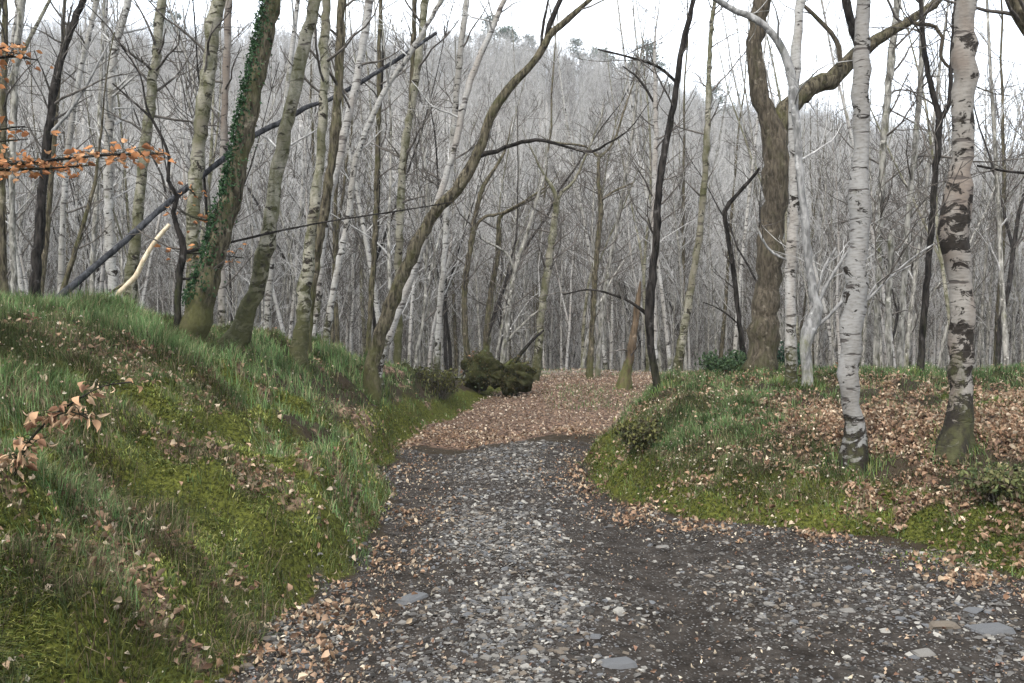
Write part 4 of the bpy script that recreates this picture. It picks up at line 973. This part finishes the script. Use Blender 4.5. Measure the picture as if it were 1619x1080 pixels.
# ivy on the leaning trunk
ie, iP, iR, iroot = ivy_tree
rng = np.random.default_rng(31)
n = 3600
zz = iP[:, 2]; cand = np.nonzero((zz > 1.75) & (zz < 4.9))[0]
ki = cand[rng.integers(0, len(cand), n)]; an = rng.normal(math.pi * 1.08, .85, n)
rr = iR[ki] * rng.uniform(1.0, 1.35, n) + .01
pos = iP[ki] + np.stack([np.cos(an) * rr, -np.abs(np.sin(an)) * rr * np.where(rng.uniform(0, 1, n) < .8, 1, -1), rng.normal(0, .05, n)], 1)
keep = (fbm(an * 1.5, iP[ki][:, 2] * 2.2, 3) > .36); pos = pos[keep]
IVY = np.array([(.022, .055, .022), (.03, .07, .028), (.016, .04, .016), (.045, .085, .035)])
iv = scatter('ivy', pos - iroot, rng.uniform(.020, .040, len(pos)), 1.1, rng, IVY, [leaf_np(0, 3), leaf_np(3, 3)], M['evergreen'], 'dark green ivy sleeve', None, ie)

# ------------------------------------------------------------------ low shrubs along the bank end and behind
def shrub(px, py, Y, wpx, hpx, cols, label, cat, seed, n=1500, group=None):
    rng = np.random.default_rng(seed)
    Yh = Y or ground_hit(px, py) or 15.; X = (px - CX) / F * Yh; root = np.array([X, Yh, hz(X, Yh)]); w_ = wpx * Yh / F; h_ = hpx * Yh / F
    e = empty(label and 'shrub', root); props(e, label, cat, group)
    tb = Tubes(); Ps = []
    for _ in range(46):
        a = rng.uniform(0, 6.28); l = rng.uniform(.1, .55) * w_; d = np.array([math.cos(a) * l, math.sin(a) * l, h_ * rng.uniform(.35, 1.15)])
        b = np.array([math.cos(a), math.sin(a), 0]) * rng.uniform(0, .22) * w_
        P3 = np.array([b + (0, 0, -.12), b + d * .5 + rng.normal(0, .05, 3) * w_, b + d]); tb.add(P3, [.007, .005, .003], 3)
        m_ = n // 46; t_ = rng.uniform(.35, 1.02, m_)[:, None]
        Ps.append(P3[1] * (1 - t_) * 2 * (t_ < 1) * .5 + P3[1] * 0 + P3[2] * t_ + P3[0] * 0 + rng.normal(0, .035, (m_, 3)) * (.6 + w_))
    o = obj('stem', tb.mesh('stem', M['twig']), e)
    P = np.concatenate(Ps); n = len(P)
    o = scatter('foliage', P, rng.uniform(.02, .05, n) * (1 + .02 * Yh), 1.1, rng, np.array(cols), [leaf_np(0, 2), leaf_np(3, 2)], M['evergreen'], None, None, e)
    return e
DG = [(.05, .065, .026), (.08, .09, .034), (.07, .055, .035), (.12, .115, .05)]
OL = [(.09, .09, .03), (.13, .125, .045), (.06, .05, .03), (.045, .05, .022)]
shrub(690, 624, None, 84, 34, OL, 'olive brown bilberry shrub at the very tip of the bank', 'shrub', 2)
shrub(1016, 704, None, 56, 26, OL, 'low dark shrub overhanging the mound nose at the bend', 'shrub', 3)
shrub(1150, 625, 12.6, 70, 34, [(.05, .08, .035), (.035, .06, .03)], 'fresh green bramble tangle beside the oak foot', 'shrub', 4)
shrub(1245, 612, 12.9, 50, 60, [(.05, .10, .06), (.04, .08, .05)], 'bluish green bramble between the oak and the slender birch', 'shrub', 5)
shrub(125, 415, 15, 60, 60, [(.03, .07, .035), (.04, .085, .04)], 'small green holly behind the dark leaning pole', 'shrub', 6, 500)
shrub(1590, 780, None, 90, 30, DG, 'dusky green bilberry clump in the leaves below the tan birch', 'shrub', 7)
shrub(755, 545, 21, 44, 40, [(.30, .16, .10), (.24, .12, .07)], 'rusty leaved young beech bush behind the root plate', 'shrub', 9, 400)

# ------------------------------------------------------------------ upturned root plate
rng = np.random.default_rng(8)
Yr_ = ground_hit(800, 628) or 19.; c0 = px3(800, 626, Yr_); root = np.array([c0[0], Yr_, hz(c0[0], Yr_)])
e = empty('root_plate', root); props(e, 'upturned mossy root plate of a fallen tree beside the bend', 'tree stump')
import bmesh
def lump(name, cpx, cpy, wpx, hpx, dep, seed, mat, tilt=0):
    bm = bmesh.new(); bmesh.ops.create_icosphere(bm, subdivisions=4, radius=1)
    c = px3(cpx, cpy, Yr_ + .1); w_, h_ = wpx * Yr_ / F / 2, hpx * Yr_ / F / 2
    for v in bm.verts:
        p = np.array(v.co); q = p * 2.1 + seed * 7
        f = 1 + 1.3 * (float(fbm(q[0] + q[2] * .7, q[1] + q[2], seed, 4)) - .5) + .5 * (float(fbm(q[0] * 4, q[1] * 4 + q[2] * 4, seed + 3, 3)) - .5)
        p = p * f; a, b = p[0] * w_, p[2] * h_
        v.co = (a * math.cos(tilt) - b * math.sin(tilt), p[1] * dep, a * math.sin(tilt) + b * math.cos(tilt))
        v.co += Vector(c - root)
    me = bpy.data.meshes.new(name); bm.to_mesh(me); bm.free(); me.materials.append(mat)
    for p in me.polygons: p.use_smooth = True
    at = me.attributes.new('hgt', 'FLOAT', 'POINT'); at.data.foreach_set('value', np.full(len(me.vertices), .25, np.float32))
    return obj(name, me, e)
M['rootmoss'] = mat_bark('rotten_mossy_root', (.008, .007, .005), (.055, .042, .028), (.034, .036, .013), .6, 9, 9, .04)
lump('soil_clod', 820, 590, 40, 52, .35, 3, M['rootmoss'], .7)
lump('soil_clod', 803, 606, 26, 46, .3, 7, M['rootmoss'], .35)
lump('soil_clod', 762, 584, 54, 56, .4, 5, M['rootmoss'])
lump('soil_clod', 784, 596, 46, 30, .3, 9, M['rootmoss'], -.4)
for k, pth in enumerate([[(822, 585, 8), (830, 576, 6), (836, 572, 3)], [(800, 580, 7), (806, 572, 5), (810, 568, 3)], [(830, 598, 7), (838, 600, 5), (842, 606, 3)], [(745, 570, 6), (738, 562, 4), (735, 555, 2)], [(740, 585, 6), (733, 590, 4), (729, 600, 2)], [(800, 588, 10), (815, 570, 7), (840, 540, 5), (860, 522, 3)], [(815, 605, 10), (806, 622, 7), (800, 634, 5)]]):
    P = [px3(a, b, Yr_ - .1 + .03 * k) for a, b, _ in pth]; tb = Tubes(); PP, RR = smooth_path(P, [q[2] * Yr_ / F / 2 for q in pth], .06); tb.add(PP, RR, 7, 0, .08, rng)
    obj('root', tb.mesh('root', M['dark_bark' if k > 2 else 'snag'], root), e)
def dress(name, spots, n, sx, sz, size, cols):
    cc = np.array(spots)[rng.integers(0, len(spots), n)]
    P = np.array([px3(a + rng.normal(0, sx), b + rng.normal(0, sz), Yr_ + .1) for a, b in cc]); P[:, 1] += rng.uniform(-.42, .1, n)
    scatter(name, P - root, rng.uniform(size * .5, size, n), 1.0, rng, np.array(cols), [leaf_np(0, 2), leaf_np(3, 2)], M['evergreen'], None, None, e)
dress('ivy', [(755, 572), (760, 585), (752, 596)], 260, 7, 8, .06, [(.03, .045, .018), (.05, .07, .028), (.018, .026, .012), (.075, .095, .045)])
dress('moss', [(822, 580), (806, 600), (790, 598), (762, 584), (752, 572)], 2200, 11, 11, .04, [(.05, .05, .018), (.08, .065, .025), (.025, .03, .012), (.10, .075, .035)])

# ------------------------------------------------------------------ thin winter haze in the valley air
bm = bmesh.new(); bmesh.ops.create_cube(bm, size=1)
me = bpy.data.meshes.new('haze'); bm.to_mesh(me); bm.free()
hzb = obj('haze', me); hzb.location = (0, 330, 30); hzb.scale = (900, 780, 130); props(hzb, 'thin pale haze hanging in the woodland air', 'haze', None, 'stuff')
hm = bpy.data.materials.new('thin_haze'); hm.use_nodes = True; ht = hm.node_tree; ht.nodes.clear()
ho = ht.nodes.new('ShaderNodeOutputMaterial'); pv = ht.nodes.new('ShaderNodeVolumePrincipled')
pv.inputs['Color'].default_value = (.92, .93, .95, 1); pv.inputs['Density'].default_value = .00045; pv.inputs['Anisotropy'].default_value = .1
ht.links.new(pv.outputs[0], ho.inputs['Volume']); me.materials.append(hm)
